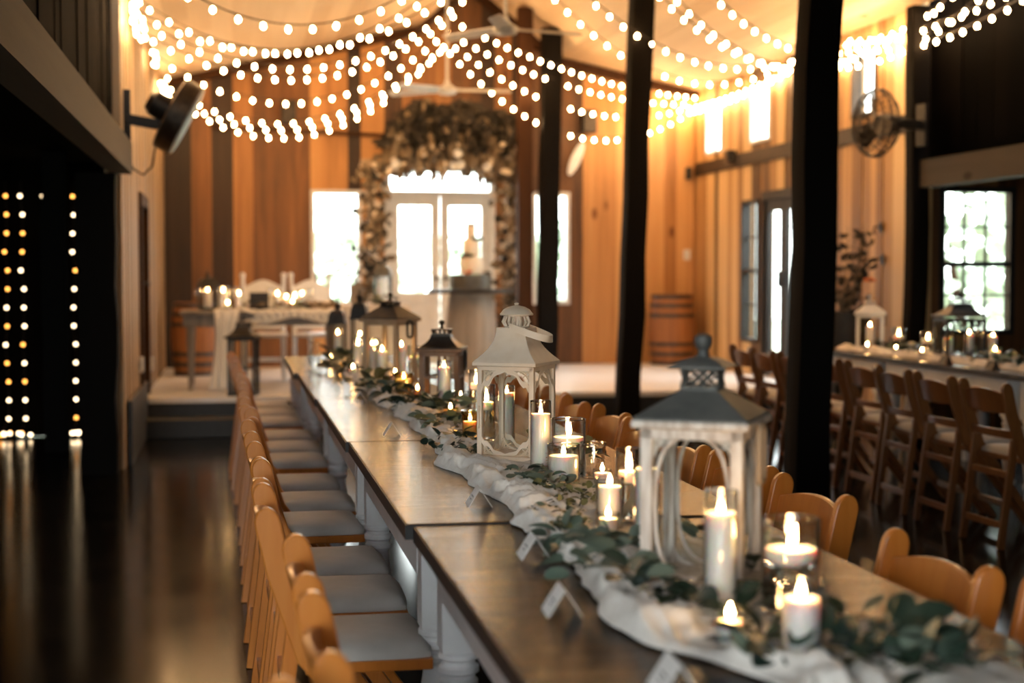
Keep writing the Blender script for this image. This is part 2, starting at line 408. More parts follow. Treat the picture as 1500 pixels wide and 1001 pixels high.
tag(MB().box(XL, XR, STAGE_Y + .02, BACK, STAGE - .04, STAGE).build('floor_stage', 'stage_floor', smooth=0), kind='structure')
tag(MB().box(XL, XR, STAGE_Y, STAGE_Y + .04, 0, STAGE - .041).box(XL, 1.2, STAGE_Y - .3, STAGE_Y - .001, 0, STAGE / 2).build('trim_1', 'black_paint', bevel=.006), kind='structure')
tag(MB().box(XL, XL + .03, 10.7, STAGE_Y - .01, 0, .45).build('baseboard_left', 'black_paint', bevel=.004), kind='structure')
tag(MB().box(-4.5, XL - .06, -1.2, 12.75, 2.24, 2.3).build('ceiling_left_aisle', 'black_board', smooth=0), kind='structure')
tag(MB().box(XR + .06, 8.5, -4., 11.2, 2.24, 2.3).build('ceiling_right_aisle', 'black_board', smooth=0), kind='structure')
def ceiling():
    mb = MB(); rnd = random.Random(3)
    for (a, za), (b, zb) in zip(ROOF, ROOF[1:]):
        n = max(2, round((b - a) / .19))
        for k in range(n):
            x0, x1 = a + (b - a) * k / n, a + (b - a) * (k + 1) / n; z0, z1 = za + (zb - za) * k / n, za + (zb - za) * (k + 1) / n
            y = -4.1
            while y < BACK:
                y1 = min(BACK + .1, y + rnd.uniform(2.2, 4.2)); d = rnd.uniform(0, .008)
                mb.hexa([(x0, y, z0 + d), (x1, y, z1 + d), (x1, y1, z1 + d), (x0, y1, z0 + d), (x0, y, z0 + .1), (x1, y, z1 + .1), (x1, y1, z1 + .1), (x0, y1, z0 + .1)], rnd.uniform(.35, .85))
                y = y1
    return tag(mb.build('ceiling', 'ceiling_plank', smooth=0), kind='structure')
ceiling()
mb = MB()
for (a, za), (b, zb) in zip(ROOF, ROOF[1:]): mb.bar((a, BACK - .06, za - .05), (b, BACK - .06, zb - .05), .1, .09, (0, 1, 0))
tag(mb.build('trim_2', 'brown_timber', smooth=0), kind='structure')
tag(MB().box(XR - .025, XR, 11.1, BACK - .02, 2.46, 2.6).build('trim_3', 'barn_board', smooth=0), kind='structure')
mb = MB().bar((-.2, BACK - .02, 2.93), (2.0, BACK - .02, 2.86), .06, .035, (0, 1, 0))
tag(mb.build('trim_4', 'brown_timber', smooth=0), kind='structure')
# timbers: each one its own
def timber(name, label, a, b, w, d, mat, cat='post', wob=.012):
    rnd = random.Random(len(label)); a, b = Vector(a), Vector(b); n = 9; mbx = MB(); rings = []
    for i in range(n):
        t = i / (n - 1); c = a + (b - a) * t + Vector((rnd.uniform(-wob, wob), rnd.uniform(-wob, wob), 0)) * (0 if i in (0, n - 1) else 1)
        k = 1 + rnd.uniform(-.05, .05); ring = []
        for q in range(12):
            an = 2 * PI * (q + .5) / 12; cx = max(-.86, min(.86, 1.15 * math.cos(an))); cy = max(-.86, min(.86, 1.15 * math.sin(an)))
            ring.append(mbx.bm.verts.new(c + Vector((cx * w * .58 * k, cy * d * .58 * k, 0))))
        rings.append(ring)
    for p, q in zip(rings, rings[1:]):
        for k in range(12): mbx.bm.faces.new((p[k], p[(k + 1) % 12], q[(k + 1) % 12], q[k]))
    mbx.bm.faces.new(rings[0][::-1]); mbx.bm.faces.new(rings[-1])
    return tag(mbx.build(name, mat, smooth=50), label, cat)
timber('timber_post', 'thick black timber post between the long table and the right-hand chairs', (3.30, 8.3, 0), (3.375, 8.3, 3.98), .215, .215, 'black_timber')
timber('timber_post', 'leaning black timber post just in front of the stage', (3.29, 12.35, 0), (3.425, 12.35, 3.94), .19, .19, 'black_timber')
timber('timber_post', 'black timber post on the stage beside the cream lantern', (3.34, 15.9, STAGE), (3.39, 15.9, 3.96), .21, .21, 'black_timber')
timber('timber_post', 'brown lamp-lit timber post beside the right column of the floral arch', (3.10, 15.95, STAGE), (3.11, 15.95, 4.18), .165, .165, 'brown_timber', wob=.003)
timber('timber_post', 'dark post in front of the fairy light strands', (-1.30, 11.7, 0), (-1.30, 11.7, 2.24), .19, .19, 'black_timber')
timber('timber_post', 'dark corner post at the end of the pale left wall', (XL - .16, 10.35, 0), (XL - .16, 10.35, 2.0), .26, .2, 'black_timber')
timber('timber_post', 'dark post at the near end of the right board wall', (XR - .06, 10.95, 0), (XR - .06, 10.95, 3.4), .15, .14, 'black_timber')
def beam(label, x):
    mb = MB(); n = 24
    for i in range(n):
        y0, y1 = -4 + (14.9 if x > 0 else 14.4) * i / n, -4 + (14.9 if x > 0 else 14.4) * (i + 1) / n
        mb.box(x - .07, x + .07, y0, y1, 2.0, 2.21)
    bmesh.ops.remove_doubles(mb.bm, verts=mb.bm.verts[:], dist=1e-4)
    return tag(mb.build('timber_beam', 'grey_timber', smooth=0), label, 'beam')
beam('grey weathered beam along the left side of the hall', XL)
beam('grey weathered beam above the aisle window on the right', XR)

# windows and doors of the shell
def struct_window(n, plane, axis, u0, u1, z0, z1, fmat, fw=.05, cols=1, rows=1, mid=None, depth=.08, mw=.016):
    """frame (root) with a pane and glazing bars; the plane is where the room side is"""
    s = -1 if axis in 'x' else (1 if plane < 0 else -1)
    def bx(mb, a, b, za, zb, d0, d1):
        if axis == 'x': mb.box(a, b, plane + d0, plane + d1, za, zb)
        else: mb.box(plane + d0, plane + d1, a, b, za, zb)
        return mb
    f = MB()
    for a, b, za, zb in ((u0, u0 + fw, z0, z1), (u1 - fw, u1, z0, z1), (u0 + fw, u1 - fw, z0, z0 + fw), (u0 + fw, u1 - fw, z1 - fw, z1)): bx(f, a, b, za, zb, -.02, depth)
    if mid: bx(f, u0 + fw, u1 - fw, mid - .022, mid + .022, .0, depth - .01)
    root = tag(f.build('window_%d' % n, fmat, smooth=0, bevel=.003), kind='structure')
    bx(MB(), u0 + fw, u1 - fw, z0 + fw, z1 - fw, .04, .046).build('pane', 'window_glass', root, smooth=0)
    if cols > 1 or rows > 1:
        g = MB()
        for k in range(1, cols):
            u = u0 + fw + (u1 - u0 - 2 * fw) * k / cols; bx(g, u - mw / 2, u + mw / 2, z0 + fw, z1 - fw, .03, .055)
        for k in range(1, rows):
            if mid and k * 2 == rows: continue
            z = z0 + fw + (z1 - z0 - 2 * fw) * k / rows; bx(g, u0 + fw, u1 - fw, z - mw / 2, z + mw / 2, .031, .054)
        g.build('glazing_bar', fmat, root, smooth=0)
    return root
struct_window(1, BACK, 'x', BW_L[0], BW_L[1], BW_L[2], BW_L[3], 'white_paint', .045)
struct_window(2, BACK, 'x', BW_R[0], BW_R[1], BW_R[2], BW_R[3], 'white_paint', .045)
for i, (a, b) in enumerate(RU): struct_window(3 + i, XR, 'y', a, b, 2.67, 3.25, 'white_paint' if i < 3 else 'grey_timber', .03)
struct_window(7, XR, 'y', RW[0], RW[1], RW[2], RW[3], 'black_paint', .04, 2, 4, 1.36)
struct_window(8, 11.2, 'x', *AW1, 'black_paint', .045, 3, 4, 1.41)
struct_window(9, 11.2, 'x', *AW2, 'black_paint', .045, 3, 4, 1.41)
# white double door with a bright transom, back wall
def double_door():
    x0, x1, z0, z1 = BD; fr = MB(); zt = 2.20
    for a, b, c, d in ((x0, x0 + .06, z0, z1), (x1 - .06, x1, z0, z1), (x0 + .06, x1 - .06, z1 - .05, z1), (x0 + .06, x1 - .06, zt, zt + .06)): fr.box(a, b, BACK - .03, BACK + .09, c, d)
    root = tag(fr.build('door_1', 'white_paint', smooth=0, bevel=.004), kind='structure')
    MB().box(x0 + .06, x1 - .06, BACK + .03, BACK + .036, zt + .06, z1 - .05).build('transom_pane', 'window_glass', root, smooth=0)
    mid = (x0 + x1) / 2
    for a, b, sgn in ((x0 + .06, mid - .004, 1), (mid + .004, x1 - .06, -1)):
        lf = MB(); w = .1
        for p, q, c, d in ((a, a + w, z0 + .01, zt), (b - w, b, z0 + .01, zt), (a + w, b - w, zt - .11, zt), (a + w, b - w, z0 + .01, z0 + .22), (a + w, b - w, z0 + .70, z0 + .82)): lf.box(p, q, BACK, BACK + .045, c, d)
        lf.box(a + w, b - w, BACK + .014, BACK + .032, z0 + .22, z0 + .70)
        leaf = lf.build('door_leaf', 'white_paint', root, smooth=0, bevel=.004)
        MB().box(a + w, b - w, BACK + .02, BACK + .026, z0 + .82, zt - .11).build('pane', 'window_glass', leaf, smooth=0)
        hx = (b - .05) if sgn > 0 else (a + .05)
        MB().lathe([(.012, 0), (.012, -.04), (.026, -.045), (.026, -.07), (.01, -.078)], 12, (hx, BACK - .001, z0 + .98), 'Y').build('door_handle', 'dark_metal', leaf)
double_door()
def black_door():
    a, b, z0, z1 = RD; fr = MB()
    for p, q, c, d in ((a, a + .05, z0, z1), (b - .05, b, z0, z1), (a + .05, b - .05, z1 - .09, z1)): fr.box(XR - .02, XR + .09, p, q, c, d)
    root = tag(fr.build('door_2', 'black_paint', smooth=0, bevel=.003), kind='structure')
    m = (a + b) / 2
    for p, q in ((a + .05, m - .003), (m + .003, b - .05)):
        lf = MB(); w = .085
        for u, v, c, d in ((p, p + w, z0 + .01, z1 - .09), (q - w, q, z0 + .01, z1 - .09), (p + w, q - w, z1 - .2, z1 - .09), (p + w, q - w, z0 + .01, z0 + .16)): lf.box(XR + .01, XR + .055, u, v, c, d)
        leaf = lf.build('door_leaf', 'black_paint', root, smooth=0, bevel=.003)
        MB().box(XR + .03, XR + .036, p + w, q - w, z0 + .16, z1 - .2).build('pane', 'window_glass', leaf, smooth=0)
        MB().box(XR - .03, XR + .008, (m - .06 if q < m + .01 else m + .04), (m - .04 if q < m + .01 else m + .06), 1.2, 1.36).build('door_handle', 'steel_hoop', leaf, bevel=.004)
black_door()
def left_door():
    a, b, z0, z1 = LD; fr = MB()
    for p, q, c, d in ((a, a + .09, z0, z1), (b - .09, b, z0, z1), (a + .09, b - .09, z1 - .09, z1)): fr.box(XL - .08, XL + .02, p, q, c, d)
    root = tag(fr.build('door_3', 'brown_timber', smooth=0, bevel=.003), kind='structure')
    MB().box(XL - .07, XL - .03, a + .09, b - .09, z0, z1 - .09).build('door_leaf', 'black_paint', root, smooth=0)
    MB().lathe([(.01, 0), (.01, .03), (.025, .035), (.025, .06), (.008, .066)], 10, (XL - .03, b - .2, z0 + .95), 'X').build('door_handle', 'dark_metal', root)
left_door()

# ------------------------------------------------------------------ outside
tag(MB().box(-30, 40, -30, 45, -.4, -.12).build('outdoor_ground', 'grass', smooth=0), kind='structure')
def bush(label, cx, cy, w, d, h, n, seed):
    rnd = random.Random(seed); mb = MB()
    for k in range(n):
        a = rnd.uniform(0, 2 * PI); e = rnd.uniform(-.2, 1.); r = math.sqrt(max(0, 1 - e * e)) * rnd.uniform(.75, 1.)
        p = Vector((cx + w * r * math.cos(a), cy + d * r * math.sin(a), h * (.42 + .55 * e)))
        dv = Vector((math.cos(a), math.sin(a), rnd.uniform(-.6, .8))); nn = Vector((rnd.uniform(-1, 1), rnd.uniform(-1, 1), 1))
        mb.leaf(p, dv, nn, rnd.uniform(.25, .5), rnd.uniform(.16, .3))
    t = thing('garden_bush', label, 'bush', (0, 0, 0))
    mb.build('foliage', 'hedge', t, smooth=60, fix=False)
    MB().tube([(cx, cy, -.15), (cx + .1, cy, h * .35), (cx, cy + .1, h * .7)], [.08, .06, .02], 7).build('trunk', 'brown_timber', t)
bush('pale green bush outside the left back window', 1.1, 20.5, 1.1, .8, 2.0, 260, 1)
bush('pale green bush outside the white double doors', 3.3, 23.0, 1.0, .9, 1.9, 240, 2)
bush('pale green bush outside the narrow right back window', 5.0, 21.0, .9, .8, 2.1, 220, 3)
bush('pale green bush outside the black glazed door', 11.2, 17.6, 1.4, 2.0, 2.6, 420, 4)
bush('pale green bush outside the aisle window', 7.3, 14.4, .9, .8, 2.4, 240, 5)

# ------------------------------------------------------------------ long tables
TURNED = [(.040, .495), (.046, .487), (.046, .478), (.038, .472), (.038, .464), (.046, .458), (.046, .446), (.038, .44), (.038, .432), (.044, .426), (.044, .416), (.034, .405), (.036, .38), (.042, .34), (.044, .30), (.040, .23), (.031, .16), (.027, .13), (.036, .122), (.038, .11), (.036, .098), (.027, .09), (.031, .05), (.030, .0)]
def farm_table(x0, x1, y0, y1, label, group, dz=0.):
    cx, cy = (x0 + x1) / 2, (y0 + y1) / 2; t = thing('farm_table', label, 'table', (cx, cy, 0), 0, group)
    hx, hy = (x1 - x0) / 2, (y1 - y0) / 2
    MB().box(-hx + .004, hx - .004, -hy + .004, hy - .004, T - .034 + dz, T + dz).build('tabletop', 'table_plank', t, smooth=0, bevel=.002)
    e = MB(); za, zb = T - .036 + dz, T - .002 + dz  # black band puts the shade of the tabletop sides into their colour
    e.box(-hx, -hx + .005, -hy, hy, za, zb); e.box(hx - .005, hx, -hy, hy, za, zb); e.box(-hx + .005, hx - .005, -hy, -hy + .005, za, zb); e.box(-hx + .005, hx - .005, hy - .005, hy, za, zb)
    bmesh.ops.remove_doubles(e.bm, verts=e.bm.verts[:], dist=1e-5); e.build('edge_shade_band', 'black_paint', t, smooth=0)
    a = MB(); ix, iy = hx - .055, hy - .10; z0, z1 = .612, T - .035 + dz
    for s in (-1, 1):
        a.box(s * ix - .011, s * ix + .011, -iy + .045, iy - .045, z0, z1); a.box(-ix + .045, ix - .045, s * iy - .011, s * iy + .011, z0, z1)
    a.build('apron', 'white_paint', t, smooth=0, bevel=.002)
    for sx in (-1, 1):
        for sy in (-1, 1):
            l = MB(); l.box(-.043, .043, -.043, .043, .495, T - .036 + dz); l.lathe(TURNED[::-1], 20)
            l.build('leg', 'white_paint', t, loc=(sx * (ix - .034), sy * (iy - .012), 0), smooth=32)
    return t
TB = [1.62, 3.425, 5.15, 6.955, 8.76, 10.6]; TX = [(.405, 1.225), (.388, 1.235), (.378, 1.23), (.37, 1.22), (.345, 1.19)]
PLACE = ['under the white lantern with the slate roof', 'under the cream metal lantern', 'under the brown muntin lantern', 'under the tan lantern', 'at the far end before the stage']
for k in range(5):
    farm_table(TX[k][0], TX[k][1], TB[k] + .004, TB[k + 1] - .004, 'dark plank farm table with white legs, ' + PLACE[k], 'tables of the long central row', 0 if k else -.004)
RTX = (4.40, 5.24)
for k, (a, b) in enumerate([(6.2, 8.0), (8.0, 9.8), (9.8, 10.95)]):
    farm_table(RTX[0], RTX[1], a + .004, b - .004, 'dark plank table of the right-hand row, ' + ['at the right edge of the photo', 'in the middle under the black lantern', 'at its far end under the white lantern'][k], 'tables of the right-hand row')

# ------------------------------------------------------------------ folding chairs
def stile_mb():
    mb = MB(); cl = [(.20, 0.), (-.165, .47), (-.228, .66), (-.254, .775)]; w = .029; L, R = [], []
    for i, (y, z) in enumerate(cl):
        a = cl[max(0, i - 1)]; b = cl[min(len(cl) - 1, i + 1)]; t = Vector((b[0] - a[0], b[1] - a[1])).normalized(); n = Vector((-t.y, t.x))
        L.append((y + n.x * w, z + n.y * w)); R.append((y - n.x * w, z - n.y * w))
    t = Vector((cl[-1][0] - cl[-2][0], cl[-1][1] - cl[-2][1])).normalized(); n = Vector((-t.y, t.x)); c = Vector(cl[-1])
    cap = [tuple(c + n * (w * math.cos(q * PI / 10)) + t * (w * 1.25 * math.sin(q * PI / 10))) for q in range(1, 10)]
    L[0] = (L[0][0], 0); R[0] = (R[0][0], 0)
    return mb.plate(L + cap + R[::-1], lambda y, z: (-.0115, y, z), lambda y, z: (.0115, y, z))
def make_chair(label, group, wm, cm='cushion'):
    t = thing('folding_chair', label, 'chair', (0, 0, 0), 0, group)
    for s in (-1, 1):
        stile_mb().build('stile', wm, t, loc=(s * .204, 0, 0), smooth=40, bevel=.004)
        MB().bar((s * .178, -.195, .53), (s * .178, -.262, 0), .022, .036).build('leg', wm, t, smooth=0, bevel=.003)
    def crest(u, v, d):
        x = -.193 + .386 * u; k = 1 - (x / .193) ** 2; zt = .752 + .026 * k; zb = .66 - .004 * k; z = zb + (zt - zb) * v
        y = -.228 - .026 * (z - .66) / .115 - .022 * k + d
        return Vector((x, y, z))
    MB().slab(lambda u, v: crest(u, v, .0065), 12, 5, lambda u, v: crest(u, v, -.0065)).build('crest_rail', wm, t, bevel=.003)
    def slat(u, v, d):
        x = -.193 + .386 * u; k = 1 - (x / .193) ** 2; z = .535 + .04 * v
        return Vector((x, -.19 - .07 * (z - .47) / .19 * .37 - .014 * k + d, z))
    MB().slab(lambda u, v: slat(u, v, .006), 8, 2, lambda u, v: slat(u, v, -.006)).build('back_slat', wm, t, bevel=.002)
    f = MB(); f.box(-.19, -.166, -.17, .125, .418, .444); f.box(.166, .19, -.17, .125, .418, .444); f.box(-.166, .166, .101, .125, .418, .444); f.box(-.166, .166, -.17, -.146, .418, .444)
    f.build('seat_frame', wm, t, smooth=0, bevel=.003)
    def cu(u, v, top):
        a, b = u * 2 - 1, v * 2 - 1; r = max(abs(a), abs(b)); e = max(0., 1 - r) ** .45
        q = 1 - .06 * (abs(a) * abs(b)) ** 4
        return Vector((a * .188 * q, -.0215 + b * .1505 * q, .445 + (.03 * min(1, e * 1.35) + .012 if top else 0)))
    MB().slab(lambda u, v: cu(u, v, 1), 14, 14, lambda u, v: cu(u, v, 0)).build('seat_cushion', cm, t, smooth=60)
    MB().bar((-.193, .108, .118), (.193, .108, .118), .034, .016, (0, 0, 1)).build('rung', wm, t, smooth=0, bevel=.003)
    MB().bar((-.168, -.248, .115), (.168, -.248, .115), .034, .016, (0, 0, 1)).build('rung', wm, t, smooth=0, bevel=.003)
    MB().bar((-.168, -.217, .36), (.168, -.217, .36), .034, .016, (0, 0, 1)).build('rung', wm, t, smooth=0, bevel=.003)
    return t
NEAR = ['nearest the camera', 'second from the camera', 'third from the camera'] + [ORD[k] + ' from the camera' for k in range(3, 16)]
rnd = random.Random(21)
CL = [(.31, 1.76), (.385, 2.30), (.38, 2.86), (.328, 3.62), (.33, 4.12), (.325, 4.58), (.312, 5.30), (.325, 5.80), (.305, 6.33), (.305, 7.10), (.305, 7.62), (.295, 8.18), (.275, 8.97), (.265, 9.50), (.245, 10.05)]
proto = None
for k, (x, y) in enumerate(CL):
    lab = 'honey wooden chair with ivory cushion, %s, left of the long table' % NEAR[k]
    a = -PI / 2 + rnd.uniform(-.03, .03)
    if proto is None:
        proto = make_chair(lab, 'chairs on the left side of the long table', 'chair_wood'); proto.location = (x, y, 0); proto.rotation_euler = (0, 0, a)
    else: dup(proto, (x, y, 0), a, lab)
CR = [(1.135, 2.22), (1.09, 2.70), (1.18, 3.56), (1.185, 4.10), (1.165, 4.62), (1.185, 5.14), (1.205, 5.70), (1.175, 6.22), (1.20, 6.72), (1.185, 7.35), (1.165, 7.9)]
for k, (x, y) in enumerate(CR):
    dup(proto, (x, y, 0), PI / 2 + rnd.uniform(-.04, .04) + (.05 if k == 2 else 0), 'honey wooden folding chair, %s, right of the long table' % NEAR[k], 'chairs on the right side of the long table')
p2 = None
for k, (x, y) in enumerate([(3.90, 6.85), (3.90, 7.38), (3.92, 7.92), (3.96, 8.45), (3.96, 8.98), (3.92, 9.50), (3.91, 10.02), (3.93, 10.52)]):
    lab = 'wooden chair darkened for shade, seen from behind, %s, at the right-hand table' % NEAR[k]
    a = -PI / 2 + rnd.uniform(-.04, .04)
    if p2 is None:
        p2 = make_chair(lab, 'chairs at the right-hand table', 'shaded_chair_wood'); p2.location = (x, y, 0); p2.rotation_euler = (0, 0, a)
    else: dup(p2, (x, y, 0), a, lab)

# ------------------------------------------------------------------ candles and glasses
ZT = T + .007   # top of the cloth under the candles
def flame(parent, z, h=.045, r=.0075, lean=.0):
    MB().lathe([(r * .12, 0), (r * .62, h * .1), (r, h * .28), (r * .85, h * .48), (r * .48, h * .72), (r * .06, h)], 7).build('flame', 'flame', parent, loc=(0, 0, z + .004), rot=(lean, lean * .6, 0))
    MB().tube([(0, 0, z - .004), (.0008, 0, z + .005)], .0011, 5).build('wick', 'wick', parent)
def wax_mb(r, h, dish=.004, z0=0.):
    return MB().lathe([(r * .96, z0), (r, z0 + .003), (r, z0 + h - .002), (r * .96, z0 + h), (r * .8, z0 + h - dish), (r * .01, z0 + h - dish)], 28)
def wall_mb(r0, r1, h, th=.0022, base=.006, flare=None):
    """a glass vessel: thick base, thin wall, rounded lip"""
    prof = [(r0 * .9, 0), (r0, .002)]
    k = 8
    for i in range(1, k + 1):
        q = i / k; r = r0 + (r1 - r0) * (q if flare is None else q ** flare); prof.append((r, .002 + (h - .004) * q))
    out = list(prof); prof.append((prof[-1][0] - th / 2, h))
    for r, z in reversed(out[1:]):
        if z > base: prof.append((r - th, z))
    prof.append((r0 - th, base)); prof.append((.001, base))
    return MB().lathe(prof, 28)
def rim(parent, r, h):
    MB().tube([((r - .0012) * math.cos(a), (r - .0012) * math.sin(a), h) for a in [2 * PI * k / 28 for k in range(28)]], .0017, 6, closed=True).build('rim', 'glass_rim', parent, smooth=60)
def tall_candle(x, y, label, r=.0295, h=.203, fill=.79, group='tall candles in glass', lit=True):
    t = thing('jar_candle', label, 'candle', (x, y, ZT), random.uniform(0, 6), group)
    wall_mb(r, r, h).build('glass_jar', 'glass', t, smooth=50); rim(t, r, h)
    wax_mb(r - .0028, h * fill, z0=.0065).build('wax', 'wax', t, smooth=50)
    if lit: flame(t, h * fill + .002, .020, .006)
    return t
def cylinder_vase(x, y, label, r=.05, h=.16, z=None, fill=.70):
    t = thing('glass_vase', label, 'vase', (x, y, ZT if z is None else z), 0, 'clear glass cylinder vases')
    wall_mb(r, r, h).build('glass_wall', 'glass', t, smooth=50); rim(t, r, h)
    MB().lathe([(r - .004, .0075), (r - .004, h * fill - .03), (.002, h * fill - .03)], 28).build('water', 'water', t, smooth=50)
    return t
def floating_candle(x, y, z, label, r=.045, h=.03, lean=.12):
    t = thing('floating_candle', label, 'candle', (x, y, z), 0, 'floating candles')
    MB().lathe([(r * .72, 0), (r * .92, h * .22), (r, h * .6), (r, h * .9), (r * .95, h), (r * .8, h - .003), (r * .01, h - .003)], 28).build('wax', 'wax', t, smooth=50)
    flame(t, h - .004, .043, .0075, lean)
    return t
def float_set(x, y, what, r=.05, h=.16, lean=.1):
    cylinder_vase(x, y, 'glass vase with floating candle, ' + what, r, h)
    floating_candle(x, y, ZT + h * .70 - .029, 'lit floating candle in the vase ' + what, r - .0055, .027, lean)
def tumbler(x, y, label, r0=.031, r1=.042, h=.112, mat='glass', flare=1.6):
    t = thing('glass_tumbler', label, 'glass', (x, y, ZT), 0, 'glass tumblers'); wall_mb(r0, r1, h, .0028, .009, flare).build('glass_wall', mat, t, smooth=50); rim(t, r1, h); return t
def pillar(x, y, label, r=.029, h=.075, z=None, lit=True):
    t = thing('pillar_candle', label, 'candle', (x, y, (ZT + .0095) if z is None else z), 0, 'pillar candles')
    wax_mb(r, h).build('wax', 'wax', t, smooth=50)
    if lit: flame(t, h - .003, .027, .0062)
    return t
def votive(x, y, label, r=.027, h=.055, z=None, mat='glass', lit=True):
    t = thing('votive_candle', label, 'candle', (x, y, ZT if z is None else z), 0, 'votive candles')
    wall_mb(r * .8, r, h, .002, .005).build('glass_cup', mat, t, smooth=50)
    MB().lathe([(r * .8 - .003, .0055), (r * .96 - .003, h * .74), (r * .9 - .003, h * .76), (.001, h * .745)], 24).build('wax', 'wax', t, smooth=50)
    if lit: flame(t, h * .745, .024, .006)
    return t
# front group round the slate-roofed lantern
t = tall_candle(.812, 2.424, 'tall white jar candle in front of the slate-roofed white lantern')
float_set(.925, 2.392, 'right of the slate-roofed white lantern', .0495, .158, .22)
votive(.745, 2.178, 'small votive candle nearest the camera, on the cloth edge')
tumbler(.829, 2.100, 'flared glass tumbler round a stout candle, nearest the camera', .031, .0405, .112)
pillar(.829, 2.100, 'stout white pillar candle in the flared tumbler nearest the camera', .0275, .08)
tall_candle(.850, 3.02, 'tall white jar candle seen through the slate-roofed lantern', .028, .20)
tumbler(.831, 3.262, 'glass hurricane cup round a pillar, left behind the slate-roofed lantern', .031, .033, .112)
pillar(.831, 3.262, 'white pillar candle in the hurricane cup left behind the slate-roofed lantern', .0265, .085)
votive(.803, 3.165, 'lit votive just in front of the hurricane cup', .026, .05)
float_set(.897, 3.345, 'hidden half behind the left post of the slate-roofed lantern', .03, .168)
votive(.985, 3.95, 'low votive between the two white lanterns on the table right half', .027, .04)
# middle group round the cream lantern
c4 = tall_candle(.868, 4.212, 'tall white jar candle with printed label, right front of the cream lantern', .0305, .206)
mb = MB()
for k in range(5):
    for q in range(5):
        a0 = -2.0 + q * .11; a1 = a0 + (.09 if (k + q) % 3 else .05); R = .0307; z = .052 - .008 * k if k else .056
        mb.hexa([(R * math.cos(a0), R * math.sin(a0), z), (R * math.cos(a1), R * math.sin(a1), z), ((R + .0004) * math.cos(a1), (R + .0004) * math.sin(a1), z), ((R + .0004) * math.cos(a0), (R + .0004) * math.sin(a0), z)] + [(r_ * math.cos(a), r_ * math.sin(a), z + (.0022 if k > 1 else .0035)) for r_, a in ((R, a0), (R, a1), (R + .0004, a1), (R + .0004, a0))])
mb.build('printed_label', 'label_print', c4, smooth=0); c4.rotation_euler = (0, 0, .72)
float_set(.928, 4.118, 'right of the labelled jar candle by the cream lantern', .0495, .162, .2)
tumbler(.885, 3.985, 'straight glass cup round a wide candle, in front of the cream lantern candles', .044, .0455, .105)
pillar(.885, 3.985, 'wide white pillar candle in the straight glass cup by the cream lantern', .041, .066)
tumbler(.985, 4.06, 'empty curved glass tumbler right of the cream lantern candles', .030, .038, .10, flare=2.)
tall_candle(.900, 4.93, 'tall white jar candle seen through the cream lantern', .0275, .195, .85)
float_set(.853, 5.06, 'seen through the left pane of the cream lantern', .031, .19, .05)
tumbler(.790, 5.02, 'gold-rimmed glass cup left behind the cream lantern', .026, .031, .106, 'gold_glass')
pillar(.790, 5.02, 'white pillar candle in the gold-rimmed cup left behind the cream lantern', .0235, .06)
# group round the brown lantern
votive(.845, 5.87, 'low amber votive in front of the brown muntin lantern', .031, .042, mat='gold_glass')
tumbler(.912, 6.04, 'clear glass cup round a glowing candle, right front of the brown lantern', .034, .037, .09)
pillar(.912, 6.04, 'glowing pillar candle in the clear cup right front of the brown lantern', .031, .05)
float_set(.985, 6.10, 'between the brown lantern and the cream lantern', .031, .172)
tall_candle(.880, 6.30, 'tall white jar candle in front of the brown muntin lantern', .0305, .20, .84)
tumbler(.775, 6.89, 'amber glass cup left behind the brown lantern', .041, .046, .112, 'gold_glass')
pillar(.775, 6.89, 'pillar candle in the amber cup left behind the brown lantern', .036, .075)
votive(.825, 6.78, 'small amber votive left of the brown lantern', .022, .05, mat='gold_glass')
# group round the tan lantern and beyond
pillar(.80, 7.50, 'bare white pillar candle in front of the tan lantern', .03, .065, ZT)
float_set(.955, 8.02, 'right behind the tan lantern', .033, .18)
for k, (x, y, h) in enumerate([(.70, 8.55, .2), (.80, 8.75, .19), (.74, 9.0, .2), (.86, 9.15, .17)]):
    tall_candle(x, y, 'tall jar candle beyond the tan lantern, %s of four counting away from the camera' % ORD[k], .03, h)
for k, (x, y) in enumerate([(.66, 8.40), (.76, 9.25), (.60, 9.40), (.70, 9.75), (.84, 9.75), (.62, 8.85)]):
    votive(x, y, 'votive candle beyond the tan lantern, %s of six counting away from the camera' % ORD[k], .028, .05, mat='gold_glass' if k % 2 else 'glass')
for k, (x, y) in enumerate([(.86, 7.75), (.77, 7.86)]):
    pillar(x, y, ['right', 'left'][k] + ' pillar candle standing inside the tan lantern', .026, .17 - .03 * k, T + .03)
def water_glass(x, y, label, z):
    t = thing('water_carafe', label, 'carafe', (x, y, z), 0)
    MB().lathe([(.034, 0), (.037, .01), (.037, .09), (.026, .13), (.018, .15), (.018, .165), (.03, .188), (.028, .188), (.0165, .165), (.0165, .15), (.024, .13), (.035, .09), (.035, .008), (.001, .008)], 24).build('glass_wall', 'glass', t, smooth=50)
water_glass(.466, 8.71, 'clear glass carafe standing on the far left of the long table', T)

